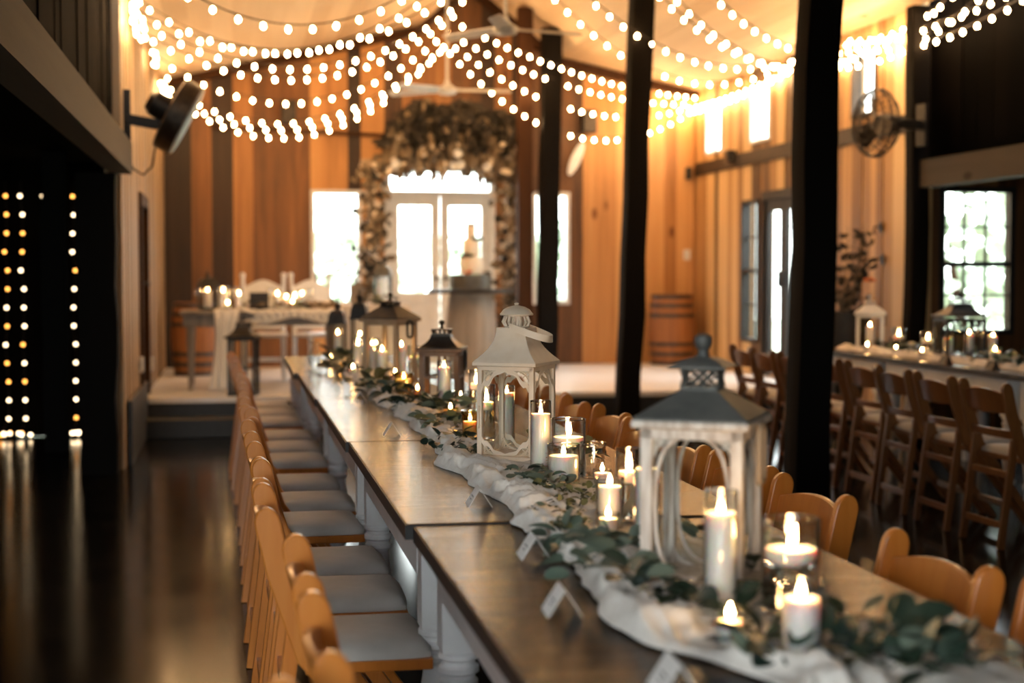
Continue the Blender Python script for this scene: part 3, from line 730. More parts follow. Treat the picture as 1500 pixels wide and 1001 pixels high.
# ------------------------------------------------------------------ lanterns
def loop_mb(w, h, r, n=24, plane='YZ', pw=3.):
    pts = []
    for k in range(n):
        a = 2 * PI * k / n; c, s_ = math.cos(a), math.sin(a)
        u = w * math.copysign(abs(c) ** (2 / pw), c); v = h * math.copysign(abs(s_) ** (2 / pw), s_)
        pts.append((0, u, v) if plane == 'YZ' else (u, 0, v))
    return pts
def bracket(mb, side, hw, z, up, s, dirn, th=.0015):
    """pierced corner bracket in a lantern face: curved edge plus small rings; side = face index"""
    R = Matrix.Rotation(side * PI / 2, 3, 'Z')
    def P(u, v, d): return R @ Vector((dirn * (hw - u), -d, z - up * v))
    arc = [(s * (1 - math.sin(a)), s * (1 - math.cos(a))) for a in [k * PI / 12 for k in range(7)]]
    D = hw + .0005
    mb.tube([P(u, v, D) for u, v in arc], .0028, 5)
    for (u, v, r) in ((.2, .2, .12), (.45, .14, .09), (.14, .45, .09), (.66, .09, .06), (.09, .66, .06)):
        if r * s < .002: continue
        mb.tube([P(s * (u + r * math.cos(k * PI / 5)), s * (v + r * math.sin(k * PI / 5)), D) for k in range(10)], .0016, 4, closed=True)
    mb.tube([P(0.002, 0.002, D), P(s * .55, s * .45, D)], .0016, 4); mb.tube([P(0.002, 0.002, D), P(s * .3, s * .1, D), P(s * .85, s * .02, D)], .0016, 4); mb.tube([P(0.002, 0.002, D), P(s * .1, s * .3, D), P(s * .02, s * .85, D)], .0016, 4)
def lantern(label, x, y, rz, w, eave, he, ht, body, roofm, style, z=T + .001, group='candle lanterns'):
    """square lantern: w body half width, eave half width, he eave height, ht full height"""
    t = thing('lantern', label, 'lantern', (x, y, z), rz, group); p = .011 if style != 'cream' else .008
    MB().square([(w + .006, 0), (w + .006, .016), (w, .018)]).build('base_tray', body, t, smooth=0, bevel=.002)
    for i in (-1, 1):
        for j in (-1, 1):
            MB().box(i * (w - p) - p, i * (w - p) + p, j * (w - p) - p, j * (w - p) + p, .018, he - .016).build('post', body, t, smooth=0, bevel=.0015)
    rim = MB(); b = .018 if style != 'cream' else .012
    for s in (-1, 1):
        rim.box(-w, w, s * w - .008 * (s + 1), s * w + .008 * (1 - s), he - .016 - b, he - .0155); rim.box(s * w - .008 * (s + 1), s * w + .008 * (1 - s), -w + .016, w - .016, he - .016 - b, he - .0155)
    if style in ('wood', 'slate', 'brown'): rim.square([(eave - .006, he - .0155), (eave, he - .012), (eave, he - .002), (eave - .004, he)])
    rim.build('top_rim', body, t, smooth=0, bevel=.001)
    for k in range(4):
        g = MB(); q = w - p; g.box(-q + p, q - p, -q - .001, -q + .001, .02, he - .02)
        g.build('pane', 'pane_glass', t, rot=(0, 0, k * PI / 2), smooth=0)
    rf = MB(); zn = he + (ht - he) * .47
    if style in ('slate', 'wood'):
        nw = eave * (.33 if style == 'slate' else .36); zn = he + (ht - he) * (.34 if style == 'slate' else .47); rf.square([(eave - .002, he), (eave - .002, he + .004), (nw, zn), (nw, zn + .004)])
    elif style in ('brown', 'black'):
        nw = eave * .42; prof = [(eave, he), (eave, he + .004)]
        for k in range(1, 8): q = k / 7; prof.append((eave + (nw - eave) * (1 - (1 - q) ** 1.7), he + (zn - he) * q ** 1.15))
        rf.square(prof + [(nw, zn + .003)])
    else:
        nw = eave * .46; zn = he + (ht - he) * .56; prof = [(eave, he - .014), (eave, he - .004)]
        for k in range(0, 9): q = k / 8; prof.append((eave * .97 + (nw - eave * .97) * (1 - (1 - q) ** 2.1), he + (zn - he) * q))
        rf.square(prof + [(nw, zn + .002)])
    rf.build('roof', roofm, t, smooth=28 if style != 'slate' else 0, bevel=.0015)
    vz = zn + .003; top = ht - vz
    v = MB()
    if style == 'slate':
        vw = nw * .94; vh = top * .40; v.square([(vw, vz), (vw, vz + .004)]); v.square([(vw, vz + vh - .004), (vw, vz + vh)])
        for k in range(4):
            R = Matrix.Rotation(k * PI / 2, 3, 'Z')
            for q in range(-2, 3):
                for sg in (-1, 1):
                    a0, a1 = q / 2 * vw, q / 2 * vw + sg * vh * .9; 
                    if abs(a1) > vw * 1.05: continue
                    v.tube([R @ Vector((a0, -vw, vz + .003)), R @ Vector((a1, -vw, vz + vh - .003))], .0022, 4)
        v.build('vent', 'slate_metal', t, smooth=40)
        cz = vz + vh
        MB().square([(vw * 1.6, cz), (vw * 1.6, cz + .003), (vw * .95, cz + top * .15), (vw * .4, cz + top * .21)]).build('cap', roofm, t, smooth=0)
        MB().lathe([(.012, 0), (.009, .012), (.014, .018), (.017, .026), (.017, .036), (.006, .042)], 14, (0, 0, cz + top * .21)).build('finial', roofm, t)
    elif style == 'cream':
        r = nw * .78; vh = top * .48; v.lathe([(r * 1.05, vz), (r * 1.05, vz + .004)], 20); v.lathe([(r * .95, vz + vh - .004), (r * .95, vz + vh)], 20)
        for k in range(14):
            a = 2 * PI * k / 14; v.tube([(r * .92 * math.cos(a), r * .92 * math.sin(a), vz + .003), (r * 1.12 * math.cos(a), r * 1.12 * math.sin(a), vz + vh * .45), (r * .92 * math.cos(a), r * .92 * math.sin(a), vz + vh - .003)], .0032 if k % 2 else .0052, 5)
        v.lathe([(r * .55, vz), (r * .55, vz + vh)], 14)
        v.build('vent', body, t, smooth=40)
        d = MB(); zz = vz + vh; hh = top - vh
        d.lathe([(r * 1.36, zz), (r * 1.4, zz + .004), (r * 1.3, zz + hh * .2), (r * 1.1, zz + hh * .45), (r * .7, zz + hh * .66), (r * .25, zz + hh * .76), (r * .12, zz + hh * .8), (r * .2, zz + hh * .88), (r * .16, zz + hh * .97), (.002, zz + hh)], 24).build('dome_cap', body, t)
    else:
        vw = nw * .82; vh = top * .30; v.square([(vw * 1.05, vz), (vw * 1.05, vz + .003)]); v.square([(vw * 1.15, vz + vh), (vw * 1.25, vz + vh + .004), (vw * .4, vz + vh + top * .12)])
        for k in range(4):
            R = Matrix.Rotation(k * PI / 2, 3, 'Z')
            for q in range(5):
                a = -vw + 2 * vw * q / 4; v.tube([R @ Vector((a, -vw, vz + .002)), R @ Vector((a * 1.12, -vw * 1.12, vz + vh))], .003, 4)
            if style == 'wood':
                for q in (-.5, .5): v.tube([R @ Vector((q * vw + .3 * vw * math.cos(i * PI / 5), -vw * 1.06, vz + vh * .5 + .4 * vh * math.sin(i * PI / 5))) for i in range(10)], .0022, 4, closed=True)
        v.build('vent', roofm, t, smooth=40)
        zz = vz + vh + top * .12; hh = ht - zz
        MB().lathe([(.010, zz), (.006, zz + hh * .25), (.007, zz + hh * .4), (.0125, zz + hh * .6), (.0135, zz + hh * .75), (.010, zz + hh * .92), (.003, zz + hh)] if style != 'wood' else [(.014, zz), (.006, zz + hh * .4), (.010, zz + hh * .65), (.013, zz + hh * .8), (.013, zz + hh)], 14).build('finial', roofm, t)
    # face ornament
    o = MB(); q = w - .0005
    if style == 'slate':
        hh = (he - .05) / 2; zc = .02 + hh + .003
        for k in range(4):
            R = Matrix.Rotation(k * PI / 2, 3, 'Z')
            o.tube([R @ Vector((u[0], -w + .010, zc + u[2])) for u in loop_mb(w - 2 * p - .004, hh - .002, 0, 28, 'XZ', 2.7)], .0038, 6, closed=True)
        o.build('oval_hoop', body, t, smooth=50)
        for k in range(4):
            o = MB()
            for sg in (-1, 1): bracket(o, k, w - .018, he - .034, 1, .045, sg); bracket(o, k, w - .018, .018, -1, .045, sg)
            o.build('fretwork', body, t, smooth=50)
    elif style == 'cream':
        for k in range(4):
            R = Matrix.Rotation(k * PI / 2, 3, 'Z'); ww = w - 2 * p; o = MB()
            for up, z0 in ((1, he - .028), (-1, .018)):
                for sg in (-1, 1): bracket(o, k, w - .016, z0, up, ww * .62, sg)
                cuts = [(0, .066), (.1, .05), (.22, .052), (.36, .040), (.5, .02), (.66, .014), (.8, .012), (1., .005)]
            def cv(u):
                for (a, x), (b, y) in zip(cuts, cuts[1:]):
                    if u <= b: return x + (y - x) * (u - a) / (b - a)
                return cuts[-1][1]
            for sg in (-1, 1):
                o.tube([R @ Vector((sg * ww * (1 - u), -w + .001, he - .026 - v)) for u, v in cuts], .0024, 5)
                for up, z0 in ((1, he - .026), (-1, .020)):
                    def band(u, v, d): 
                        h1 = cv(u) * (1 if up > 0 else .85); h0 = max(0., h1 - .013 - .012 * max(0., .5 - u))
                        return R @ Vector((sg * ww * (1 - u), -w + .001 + d, z0 - up * (h0 + (h1 - h0) * v)))
                    o.slab(lambda u, v: band(u, v, -.0008), 16, 1, lambda u, v: band(u, v, .0008))
            o.build('fretwork', body, t, smooth=50)
    elif style == 'brown':
        for k in range(4):
            R = Matrix.Rotation(k * PI / 2, 3, 'Z'); m = MB(); m.box(-.006, .006, -w + .002, -w + .012, .018, he - .03); m.box(-w + 2 * p, w - 2 * p, -w + .0025, -w + .0115, he * .45, he * .45 + .01)
            m.build('muntin', body, t, rot=(0, 0, k * PI / 2), smooth=0)
    if style == 'black':
        for k in range(4):
            R = Matrix.Rotation(k * PI / 2, 3, 'Z')
            for sg in (-1, 1):
                for (a, b) in (((-1, 1), (-.2, .62)), ((1, 1), (.2, .62)), ((-1, -1), (-.2, -.62)), ((1, -1), (.2, -.62))):
                    zc = he / 2; hv = he / 2 - .03; xx = sg * w * .45
                    o.tube([R @ Vector((xx + a[0] * w * .34, -w + .004, zc + a[1] * hv)), R @ Vector((xx + b[0] * w * .34, -w + .004, zc + b[1] * hv))], .006, 5)
            o.tube([R @ Vector((0, -w + .004, .018)), R @ Vector((0, -w + .004, he - .03))], .009, 5)
        o.build('fretwork', body, t, smooth=50)
    # bail handle
    if style == 'cream':
        r = nw * 1.02; L = .115; pts = []
        mbh = MB()
        def strap(u, v, d):
            a = (u - .5) * PI; yy = (r + .008) * math.copysign(abs(math.sin(a)) ** .75, math.sin(a)); xx = L * math.cos(a) ** .8 if abs(math.cos(a)) > 1e-6 else 0
            c = Vector((xx, yy, zn + .006 - xx * .34)); n = Vector((math.cos(a), math.sin(a), 0))
            return c + n * d + Vector((-.34 * .0, 0, (v - .5) * .022))
        mbh.slab(lambda u, v: strap(u, v, .001), 24, 2, lambda u, v: strap(u, v, -.001)).build('handle', body, t, smooth=50)
        MB().box(-w + .003, -w + .010, -w - .006, -w + .001, .10, .17).build('door_hinge', body, t, smooth=0, bevel=.001)
    elif style != 'black':
        hm = {'slate': 'tan_wood', 'wood': 'black_metal', 'brown': 'black_metal'}[style]; hw_, hl = (.024, .052) if style == 'slate' else (.026, .042)
        hd = MB(); zc = he - .012 - hl
        pts = loop_mb(hw_, hl, 0, 20, 'YZ', 4.)
        hd.tube([(w + .016, a[1], zc + a[2]) for a in pts], .0075, 6, closed=True, flat=.8)
        hd.build('handle', hm, t, smooth=50)
    return t
lantern('white weathered wooden lantern with a slate-grey roof, nearest the camera', .857, 2.668, math.radians(-31), .094, .108, .312, .462, 'distressed', 'slate_metal', 'slate')
lantern('cream metal lantern with bell roof and strap handle, in sharp focus mid-table', .868, 4.585, math.radians(-33), .094, .105, .308, .487, 'cream_metal', 'cream_metal', 'cream')
lantern('brown wooden lantern with muntin bars and dark bell roof, third from the camera', .925, 6.69, math.radians(-17), .09, .104, .242, .368, 'brown_wood', 'dark_metal', 'brown')
lantern('tan wooden lantern with wide dark roof and crown, fourth from the camera', .808, 7.80, math.radians(-38), .102, .118, .342, .475, 'tan_wood', 'dark_metal', 'wood')
lantern('black floor lantern standing in front of the head table', .09, 12.98, math.radians(-12), .115, .14, .5, .68, 'black_metal', 'black_metal', 'brown', STAGE)
lantern('white lantern on the far end of the right-hand table', 4.72, 10.62, math.radians(-25), .10, .115, .28, .41, 'white_paint', 'white_paint', 'wood', T)
lantern('wide black lantern with X panels on the right-hand table', 4.78, 9.32, math.radians(-8), .135, .155, .29, .46, 'black_metal', 'black_metal', 'black', T)
def arch_lantern(label, x, y, rz, w, h, mat, z=T, pane='pane_glass'):
    """narrow metal lantern with an arched roof and ring"""
    t = thing('arched_lantern', label, 'lantern', (x, y, z), rz, 'candle lanterns'); hb = h * .58
    MB().square([(w + .006, 0), (w + .006, .02), (w, .024)]).build('base_tray', mat, t, smooth=0)
    for i in (-1, 1):
        for j in (-1, 1): MB().box(i * w - .006, i * w + .006, j * w - .006, j * w + .006, .022, hb).build('post', mat, t, smooth=0)
    prof = [(w + .012, hb), (w + .012, hb + .008)] + [((w + .004) * math.cos(q * PI / 18) + .012 * (q / 8), hb + .008 + h * .22 * math.sin(q * PI / 16)) for q in range(1, 9)]
    MB().square(prof).build('roof', mat, t, smooth=30)
    MB().lathe([(.02, hb + h * .2), (.018, h * .86), (.026, h * .88), (.02, h * .92), (.006, h * .94)], 12).build('chimney', mat, t)
    MB().tube([(0, .022 * math.cos(a), h * .955 + .022 * math.sin(a)) for a in [2 * PI * k / 14 for k in range(14)]], .0035, 5, closed=True).build('ring', mat, t)
    for k in range(4): MB().box(-w + .006, w - .006, -w - .001, -w + .001, .024, hb).build('pane', pane, t, rot=(0, 0, k * PI / 2), smooth=0)
arch_lantern('narrow bronze lantern with arched roof at the far end of the long table', .705, 10.28, -.3, .05, .40, 'dark_metal')
arch_lantern('narrow black lantern with arched roof left behind the tan lantern', .83, 9.98, -.3, .048, .47, 'black_metal')
for k, (x, y) in enumerate([(.705, 10.28), (.83, 9.98)]): pillar(x, y, 'pillar candle inside the narrow %s lantern' % ['bronze', 'black'][k], .022, .14, T + .025)
pillar(4.72, 10.62, 'pillar candle inside the white lantern of the right-hand table', .03, .16, T + .02)
pillar(4.70, 9.32, 'left pillar candle inside the wide black lantern', .03, .13, T + .02); pillar(4.86, 9.34, 'right pillar candle inside the wide black lantern', .03, .15, T + .02)

# ------------------------------------------------------------------ gauze runners
SPOTS = []
for o in list(bpy.data.objects):
    if o.parent is None and o.get('category') in ('candle', 'vase', 'glass', 'lantern', 'carafe') and T - .01 < o.location.z < T + .05:
        SPOTS.append((o.location.x, o.location.y, {'lantern': .125, 'vase': .052, 'glass': .042}.get(o['category'], .035)))
def sstep(a, b, x):
    t = max(0., min(1., (x - a) / (b - a))); return t * t * (3 - 2 * t)
def runner(label, y0, y1, left, right, group, amp=1., seed=0., band0=.13):
    nu, nv = 64, int((y1 - y0) / .009); mb = MB(); rows = []
    for j in range(nv + 1):
        y = y0 + (y1 - y0) * j / nv; row = []
        e0 = left(y) + .045 * noise.noise(Vector((seed, y * 3.1, 1.7))) + .018 * noise.noise(Vector((seed, y * 11., 4.7)))
        e1 = right(y) + .05 * noise.noise(Vector((seed + 9, y * 2.7, 3.1)))
        for i in range(nu + 1):
            q = i / nu; x = e0 + (e1 - e0) * q ** 1.25; dx = x - e0
            band = math.exp(-((dx - .05) / band0) ** 2) + .30
            wx = x + .035 * noise.noise(Vector((x * 7, y * 4, seed + 5.))); wy = y + .05 * noise.noise(Vector((x * 6, y * 5, seed + 8.)))
            r1 = 1 - abs(noise.noise(Vector((wx * 13 + wy * 4., wy * 6.5 - wx * 3., seed)))) * 2.2; r2 = 1 - abs(noise.noise(Vector((wx * 30 + 3, wy * 14, seed + 2)))) * 2.
            r3 = 1 - abs(noise.noise(Vector((wx * 52 + .5 * r1, wy * 30, seed + 7)))) * 2.
            hh = amp * band * (.024 * max(0, r1) ** 1.3 + .008 * max(0, r2) + .0025 * max(0, r3))
            f = 1.
            for sx, sy, sr in SPOTS:
                if abs(sx - x) < .25 and abs(sy - y) < .25: f = min(f, sstep(sr + .004, sr + .05, math.hypot(sx - x, sy - y)))
            edge = sstep(0, .018, dx) * sstep(0, .03, e1 - x) * sstep(0, .03, y - y0) * sstep(0, .03, y1 - y)
            z = T + .0025 + (.0035 + hh * f) * (.15 + .85 * edge)
            row.append(mb.bm.verts.new((x, y, z)))
        rows.append(row)
    for j in range(nv):
        for i in range(nu): mb.bm.faces.new((rows[j][i], rows[j][i + 1], rows[j + 1][i + 1], rows[j + 1][i]))
    # folded-under hem
    hem = [[mb.bm.verts.new((v.co.x, v.co.y, T + .0008)) for v in r] for r in (rows[0], rows[-1])]
    for r, hrow in ((rows[0], hem[0]), (rows[-1], hem[1])):
        for i in range(nu): mb.bm.faces.new((r[i], hrow[i], hrow[i + 1], r[i + 1]))
    for i in (0, nu):
        lo = [mb.bm.verts.new((rows[j][i].co.x, rows[j][i].co.y, T + .0008)) for j in range(nv + 1)]
        for j in range(nv): mb.bm.faces.new((rows[j][i], rows[j + 1][i], lo[j + 1], lo[j]))
    return tag(mb.build('table_runner', 'gauze', smooth=180), label, 'table runner', group)
runner('rumpled ivory gauze runner down the middle of the long table', 1.85, 10.35,
       lambda y: .655 - .04 * math.exp(-((y - 2.42) / .12) ** 2) + .10 * sstep(2.25, 1.95, y) - .05 * math.exp(-((y - 4.45) / .25) ** 2) - .02 * sstep(5, 7, y),
       lambda y: 1.0 + .13 * sstep(2.45, 2.1, y), 'gauze runners')
runner('rumpled ivory gauze runner along the right-hand table', 6.3, 10.85, lambda y: 4.56, lambda y: 4.98, 'gauze runners', .9, 20.)

# ------------------------------------------------------------------ greenery
def garland(label, path, n, size, mats, seed, z0=T + .012, spread=.05, high=.05, round_=True, group='eucalyptus sprigs'):
    rnd = random.Random(seed); pts = [Vector((x, y, z0)) for x, y in path]; t = thing('eucalyptus_sprig', label, 'greenery', pts[0], 0, group); o = pts[0]
    L = [0.]
    for a, b in zip(pts, pts[1:]): L.append(L[-1] + (b - a).length)
    def at(s):
        s *= L[-1]
        for k in range(len(pts) - 1):
            if s <= L[k + 1] + 1e-9: q = (s - L[k]) / (L[k + 1] - L[k]); return pts[k].lerp(pts[k + 1], q), (pts[k + 1] - pts[k]).normalized()
    st = [at(k / 24)[0] - o + Vector((rnd.uniform(-.008, .008), rnd.uniform(-.008, .008), .006 + .012 * abs(math.sin(k * .9)))) for k in range(25)]
    MB().tube(st, .0022, 5).build('stem', 'stem', t)
    mbs = [MB() for _ in mats]
    for k in range(n):
        s = rnd.random(); p, d = at(s); sd = Vector((-d.y, d.x, 0)) * rnd.choice((-1, 1)); q = p - o + sd * rnd.uniform(0, spread) + Vector((0, 0, rnd.uniform(.004, high)))
        dv = sd * rnd.uniform(.3, 1.) + d * rnd.uniform(-.6, 1.) + Vector((0, 0, rnd.uniform(-.15, .75)))
        nn = Vector((rnd.uniform(-.7, .7), rnd.uniform(-.7, .7), 1.))
        sz = size * rnd.uniform(.6, 1.15)
        mbs[rnd.randrange(len(mats)) if rnd.random() < .5 else 0].leaf(q, dv, nn, sz, sz * rnd.uniform(.6, .85), round_, rnd.uniform(.05, .35))
    for mb, m in zip(mbs, mats):
        if len(mb.bm.verts): mb.build('leaves', m, t, smooth=60, fix=False)
        else: mb.bm.free()
GD = ['leaf_dark', 'leaf_grey', 'leaf_dark']; GG = ['leaf_grey', 'leaf_dark', 'leaf_grey']; GO = ['leaf_olive', 'leaf_dark', 'leaf_grey']
garland('big grey-green eucalyptus leaves left of the slate-roofed lantern', [(.60, 2.83), (.66, 2.74), (.70, 2.62), (.70, 2.52)], 30, .066, GG, 1, high=.06)
garland('dark eucalyptus in front of the slate-roofed lantern foot', [(.66, 2.50), (.75, 2.46), (.84, 2.36)], 34, .055, GD, 2, high=.035)
garland('dark leafy sprig between the two nearest candles at the bottom of the photo', [(.80, 2.30), (.80, 2.20), (.78, 2.10), (.77, 2.0)], 26, .052, GD, 3, high=.03)
garland('dark eucalyptus spilling right of the flared tumbler', [(.90, 2.20), (.95, 2.12), (1.0, 2.03), (1.05, 1.95)], 44, .06, ['leaf_dark', 'leaf_dark', 'leaf_grey'], 4, high=.045)
garland('dark eucalyptus below the flared tumbler at the bottom edge', [(.83, 2.04), (.90, 1.99), (.97, 1.92)], 24, .055, GD, 5, high=.04)
garland('fine olive sprig beside the hurricane cup', [(.70, 3.46), (.74, 3.34), (.735, 3.18), (.70, 3.05)], 60, .026, GO, 6, spread=.04, high=.035, round_=False)
garland('grey-green eucalyptus in front of the hurricane cup', [(.66, 3.10), (.70, 2.98), (.74, 2.90), (.77, 2.98)], 26, .055, GG, 7, high=.045)
garland('grey-green sprig at the foot of the labelled jar candle', [(.77, 4.12), (.80, 3.98), (.82, 3.84), (.86, 3.80)], 26, .05, GG, 8, high=.03)
garland('mossy olive sprig in front of the straight glass cup', [(.76, 3.84), (.83, 3.76), (.86, 3.62), (.82, 3.50)], 80, .028, GO, 9, spread=.05, high=.03, round_=False)
garland('small dark sprig left of the cream lantern', [(.66, 4.84), (.70, 4.72), (.735, 4.58)], 34, .034, GD, 10, high=.025)
garland('dark sprig beside the gold-rimmed cup', [(.70, 5.12), (.74, 4.98), (.76, 4.86)], 28, .04, GD, 11, high=.035)
garland('olive and dark leaves between the cream and brown lanterns', [(.72, 5.66), (.77, 5.48), (.76, 5.28)], 40, .055, GO, 12, high=.04)
garland('large dark leaves in front of the brown lantern', [(.68, 6.36), (.76, 6.24), (.83, 6.12), (.86, 5.98)], 50, .075, GD, 13, high=.06)
garland('dark leaves left of the amber cup', [(.66, 7.15), (.69, 6.98), (.72, 6.80)], 34, .075, GD, 14, high=.06)
garland('olive leaves below the tan lantern', [(.62, 7.52), (.66, 7.32), (.7, 7.2)], 26, .08, GO, 15, high=.06)
garland('dark leaves beyond the tan lantern', [(.58, 8.95), (.66, 8.72), (.62, 8.5)], 40, .085, GD, 16, high=.07)
garland('dark leaves at the far end of the long table', [(.66, 10.0), (.72, 9.6), (.66, 9.2)], 40, .085, GD, 17, high=.06)
garland('eucalyptus right behind the slate-roofed lantern', [(.98, 3.05), (1.0, 2.85), (.99, 2.62)], 30, .05, GG, 18, high=.04)
garland('eucalyptus right behind the cream lantern', [(.99, 4.70), (1.01, 4.45), (1.0, 4.25)], 30, .05, GO, 19, high=.05)
for k, (x, y) in enumerate([(4.70, 7.3), (4.66, 8.3), (4.7, 8.75), (4.66, 9.85), (4.78, 10.3)]):
    garland('dark eucalyptus on the right-hand table, %s from the right edge of the photo' % ORD[k], [(x - .03, y - .2), (x + .03, y), (x, y + .22)], 40, .07, GD, 30 + k, high=.06)

# ------------------------------------------------------------------ place cards
def tent(label, x, y, rz):
    L, H, S = .082, .046, .030; t = thing('place_card', label, 'place card', (x, y, T + .0005), rz, 'tent place cards')
    for s in (-1, 1):
        mb = MB(); a, b = (s * S, 0), (s * .0004, H)
        mb.hexa([(a[0], -L / 2, 0), (a[0] + .0012, -L / 2, 0), (a[0] + .0012, L / 2, 0), (a[0], L / 2, 0), (b[0], -L / 2, H), (b[0] + .0012, -L / 2, H), (b[0] + .0012, L / 2, H), (b[0], L / 2, H)])
        f = mb.build('flap', 'card', t, smooth=0)
        if s < 0:
            w = MB()
            for q, (u0, u1, v) in enumerate([(-.022, .020, .52), (-.012, .012, .36)]):
                z = H * v; xx = -S * (1 - v) - .0004
                w.hexa([(xx - .0006, u0, z - .0012), (xx, u0, z - .0012), (xx, u1, z - .0012), (xx - .0006, u1, z - .0012), (xx - .0002, u0, z + .0012), (xx + .0003, u0, z + .0012), (xx + .0003, u1, z + .0012), (xx - .0002, u1, z + .0012)])
            w.build('written_name', 'ink', f, smooth=0)
for k, (x, y, a) in enumerate([(.598, 1.985, -.05), (.548, 2.48, -.07), (.60, 2.985, -.05), (.60, 3.68, -.06), (.556, 5.34, -.05), (.56, 6.75, -.05)]):
    tent('small white tent card left of the runner, ' + NEAR[k], x, y, a)
for k, y in enumerate((7.1, 7.7, 8.3, 8.9)):
    t = thing('place_card', 'dark place card on the near edge of the right-hand table, %s from the right' % ORD[k], 'place card', (4.47, y, T + .0005), .1, 'dark tent place cards')
    for s in (-1, 1): MB().hexa([(s * .03, -.04, 0), (s * .03 + .0015, -.04, 0), (s * .03 + .0015, .04, 0), (s * .03, .04, 0), (s * .0005, -.04, .055), (s * .0005 + .0015, -.04, .055), (s * .0005 + .0015, .04, .055), (s * .0005, .04, .055)]).build('flap', 'black_card', t, smooth=0)

# candles on the right-hand table
def rt(kind, x, y, label):
    if kind == 'f':
        cylinder_vase(x, y, 'glass cylinder vase, ' + label, .05, .17); floating_candle(x, y, ZT + .17 * .7 - .029, 'lit floating candle, ' + label, .044, .027, .05)
    elif kind == 'p': pillar(x, y, 'lit pillar candle, ' + label, .032, .09, ZT)
    elif kind == 't': tall_candle(x, y, 'tall lit jar candle, ' + label, .03, .2)
    else: votive(x, y, 'lit votive, ' + label, .028, .05)
for kind, x, y, label in [('f', 4.78, 10.25, 'right of the white lantern on the right-hand table'), ('f', 4.70, 9.62, 'left of the wide black lantern'), ('v', 4.62, 9.95, 'between the white and black lanterns'),
                          ('v', 4.60, 9.5, 'left in front of the black lantern'), ('t', 4.84, 8.98, 'right of the wide black lantern'), ('f', 4.82, 8.30, 'under the right corner of the aisle window'), ('v', 4.68, 8.35, 'left of the vase under the aisle window'),
                          ('p', 4.66, 8.62, 'right front of the black lantern'), ('v', 4.80, 7.75, 'near the right edge of the photo'), ('v', 4.58, 10.35, 'in front of the white lantern on the right-hand table')]:
    rt(kind, x, y, label)

# ------------------------------------------------------------------ on the stage
def taper_leg(parent, x, y, z1, mat, r1=.036, r0=.02):
    MB().lathe([(r0, 0), (r0 * 1.1, z1 * .3), (r1, z1 * .82), (r1 * 1.15, z1 * .84), (r1 * 1.15, z1)], 12).build('leg', mat, parent, loc=(x, y, 0))
def head_table():
    x0, x1, y0, y1, z = -.46, .98, 13.5, 14.3, .70; t = thing('head_table', 'pale-legged farm table on the stage at the left, with sheer white draping', 'table', ((x0 + x1) / 2, (y0 + y1) / 2, STAGE))
    hx, hy = (x1 - x0) / 2, (y1 - y0) / 2
    MB().box(-hx, hx, -hy, hy, z - .03, z).build('tabletop', 'grey_oak', t, smooth=0, bevel=.004)
    a = MB(); a.box(-hx + .05, hx - .05, -hy + .04, -hy + .06, z - .13, z - .031); a.box(-hx + .05, hx - .05, hy - .06, hy - .04, z - .13, z - .031); a.box(-hx + .03, -hx + .05, -hy + .04, hy - .04, z - .13, z - .031); a.box(hx - .05, hx - .03, -hy + .04, hy - .04, z - .13, z - .031)
    a.build('apron', 'grey_oak', t, smooth=0)
    for sx in (-1, 1):
        for sy in (-1, 1): taper_leg(t, sx * (hx - .09), sy * (hy - .09), z - .031, 'grey_oak')
head_table()
HZ = STAGE + .70
def drape(label, x0, x1, ytop0, yfront, ztop, zbot, seed, puddle=.0, sway=.0, mat='sheer'):
    """cloth lying on a table and falling over its front edge in folds"""
    rnd = random.Random(seed); nu, nv = 60, 26
    def f(u, v, d):
        x = x0 + (x1 - x0) * u; top = .35
        if v < top: q = v / top; y = ytop0 + (yfront - ytop0) * q; z = ztop + .004 + .006 * (1 + math.sin(u * 50 + q * 3))
        else:
            q = (v - top) / (1 - top); fold = math.sin(u * (x1 - x0) * 75 + 2 * noise.noise(Vector((u * 4, q * 1.5, seed))))
            zb = zbot(u) if callable(zbot) else zbot
            z = ztop + .004 + (zb - ztop) * q; y = yfront - .012 - .02 * min(1, q * 6) * (1 + fold) - puddle * q * q; x += sway * q + (u - .5) * (x1 - x0) * (-.25 * math.sin(q * PI))
        return Vector((x, y - d, z + d))
    mb = MB().slab(lambda u, v: f(u, v, .002), nu, nv, lambda u, v: f(u, v, 0))
    return tag(mb.build('drape', mat, smooth=60), label, 'cloth')
drape('sheer white cloth hanging from the head table down to the stage', -.16, .06, 14.1, 13.5, HZ, STAGE + .01, 2, .06, -.05)
drape('white gauze swagged along the front edge of the head table', .09, .975, 13.9, 13.5, HZ, lambda u: HZ - .09 - .03 * math.sin(u * 9), 3)
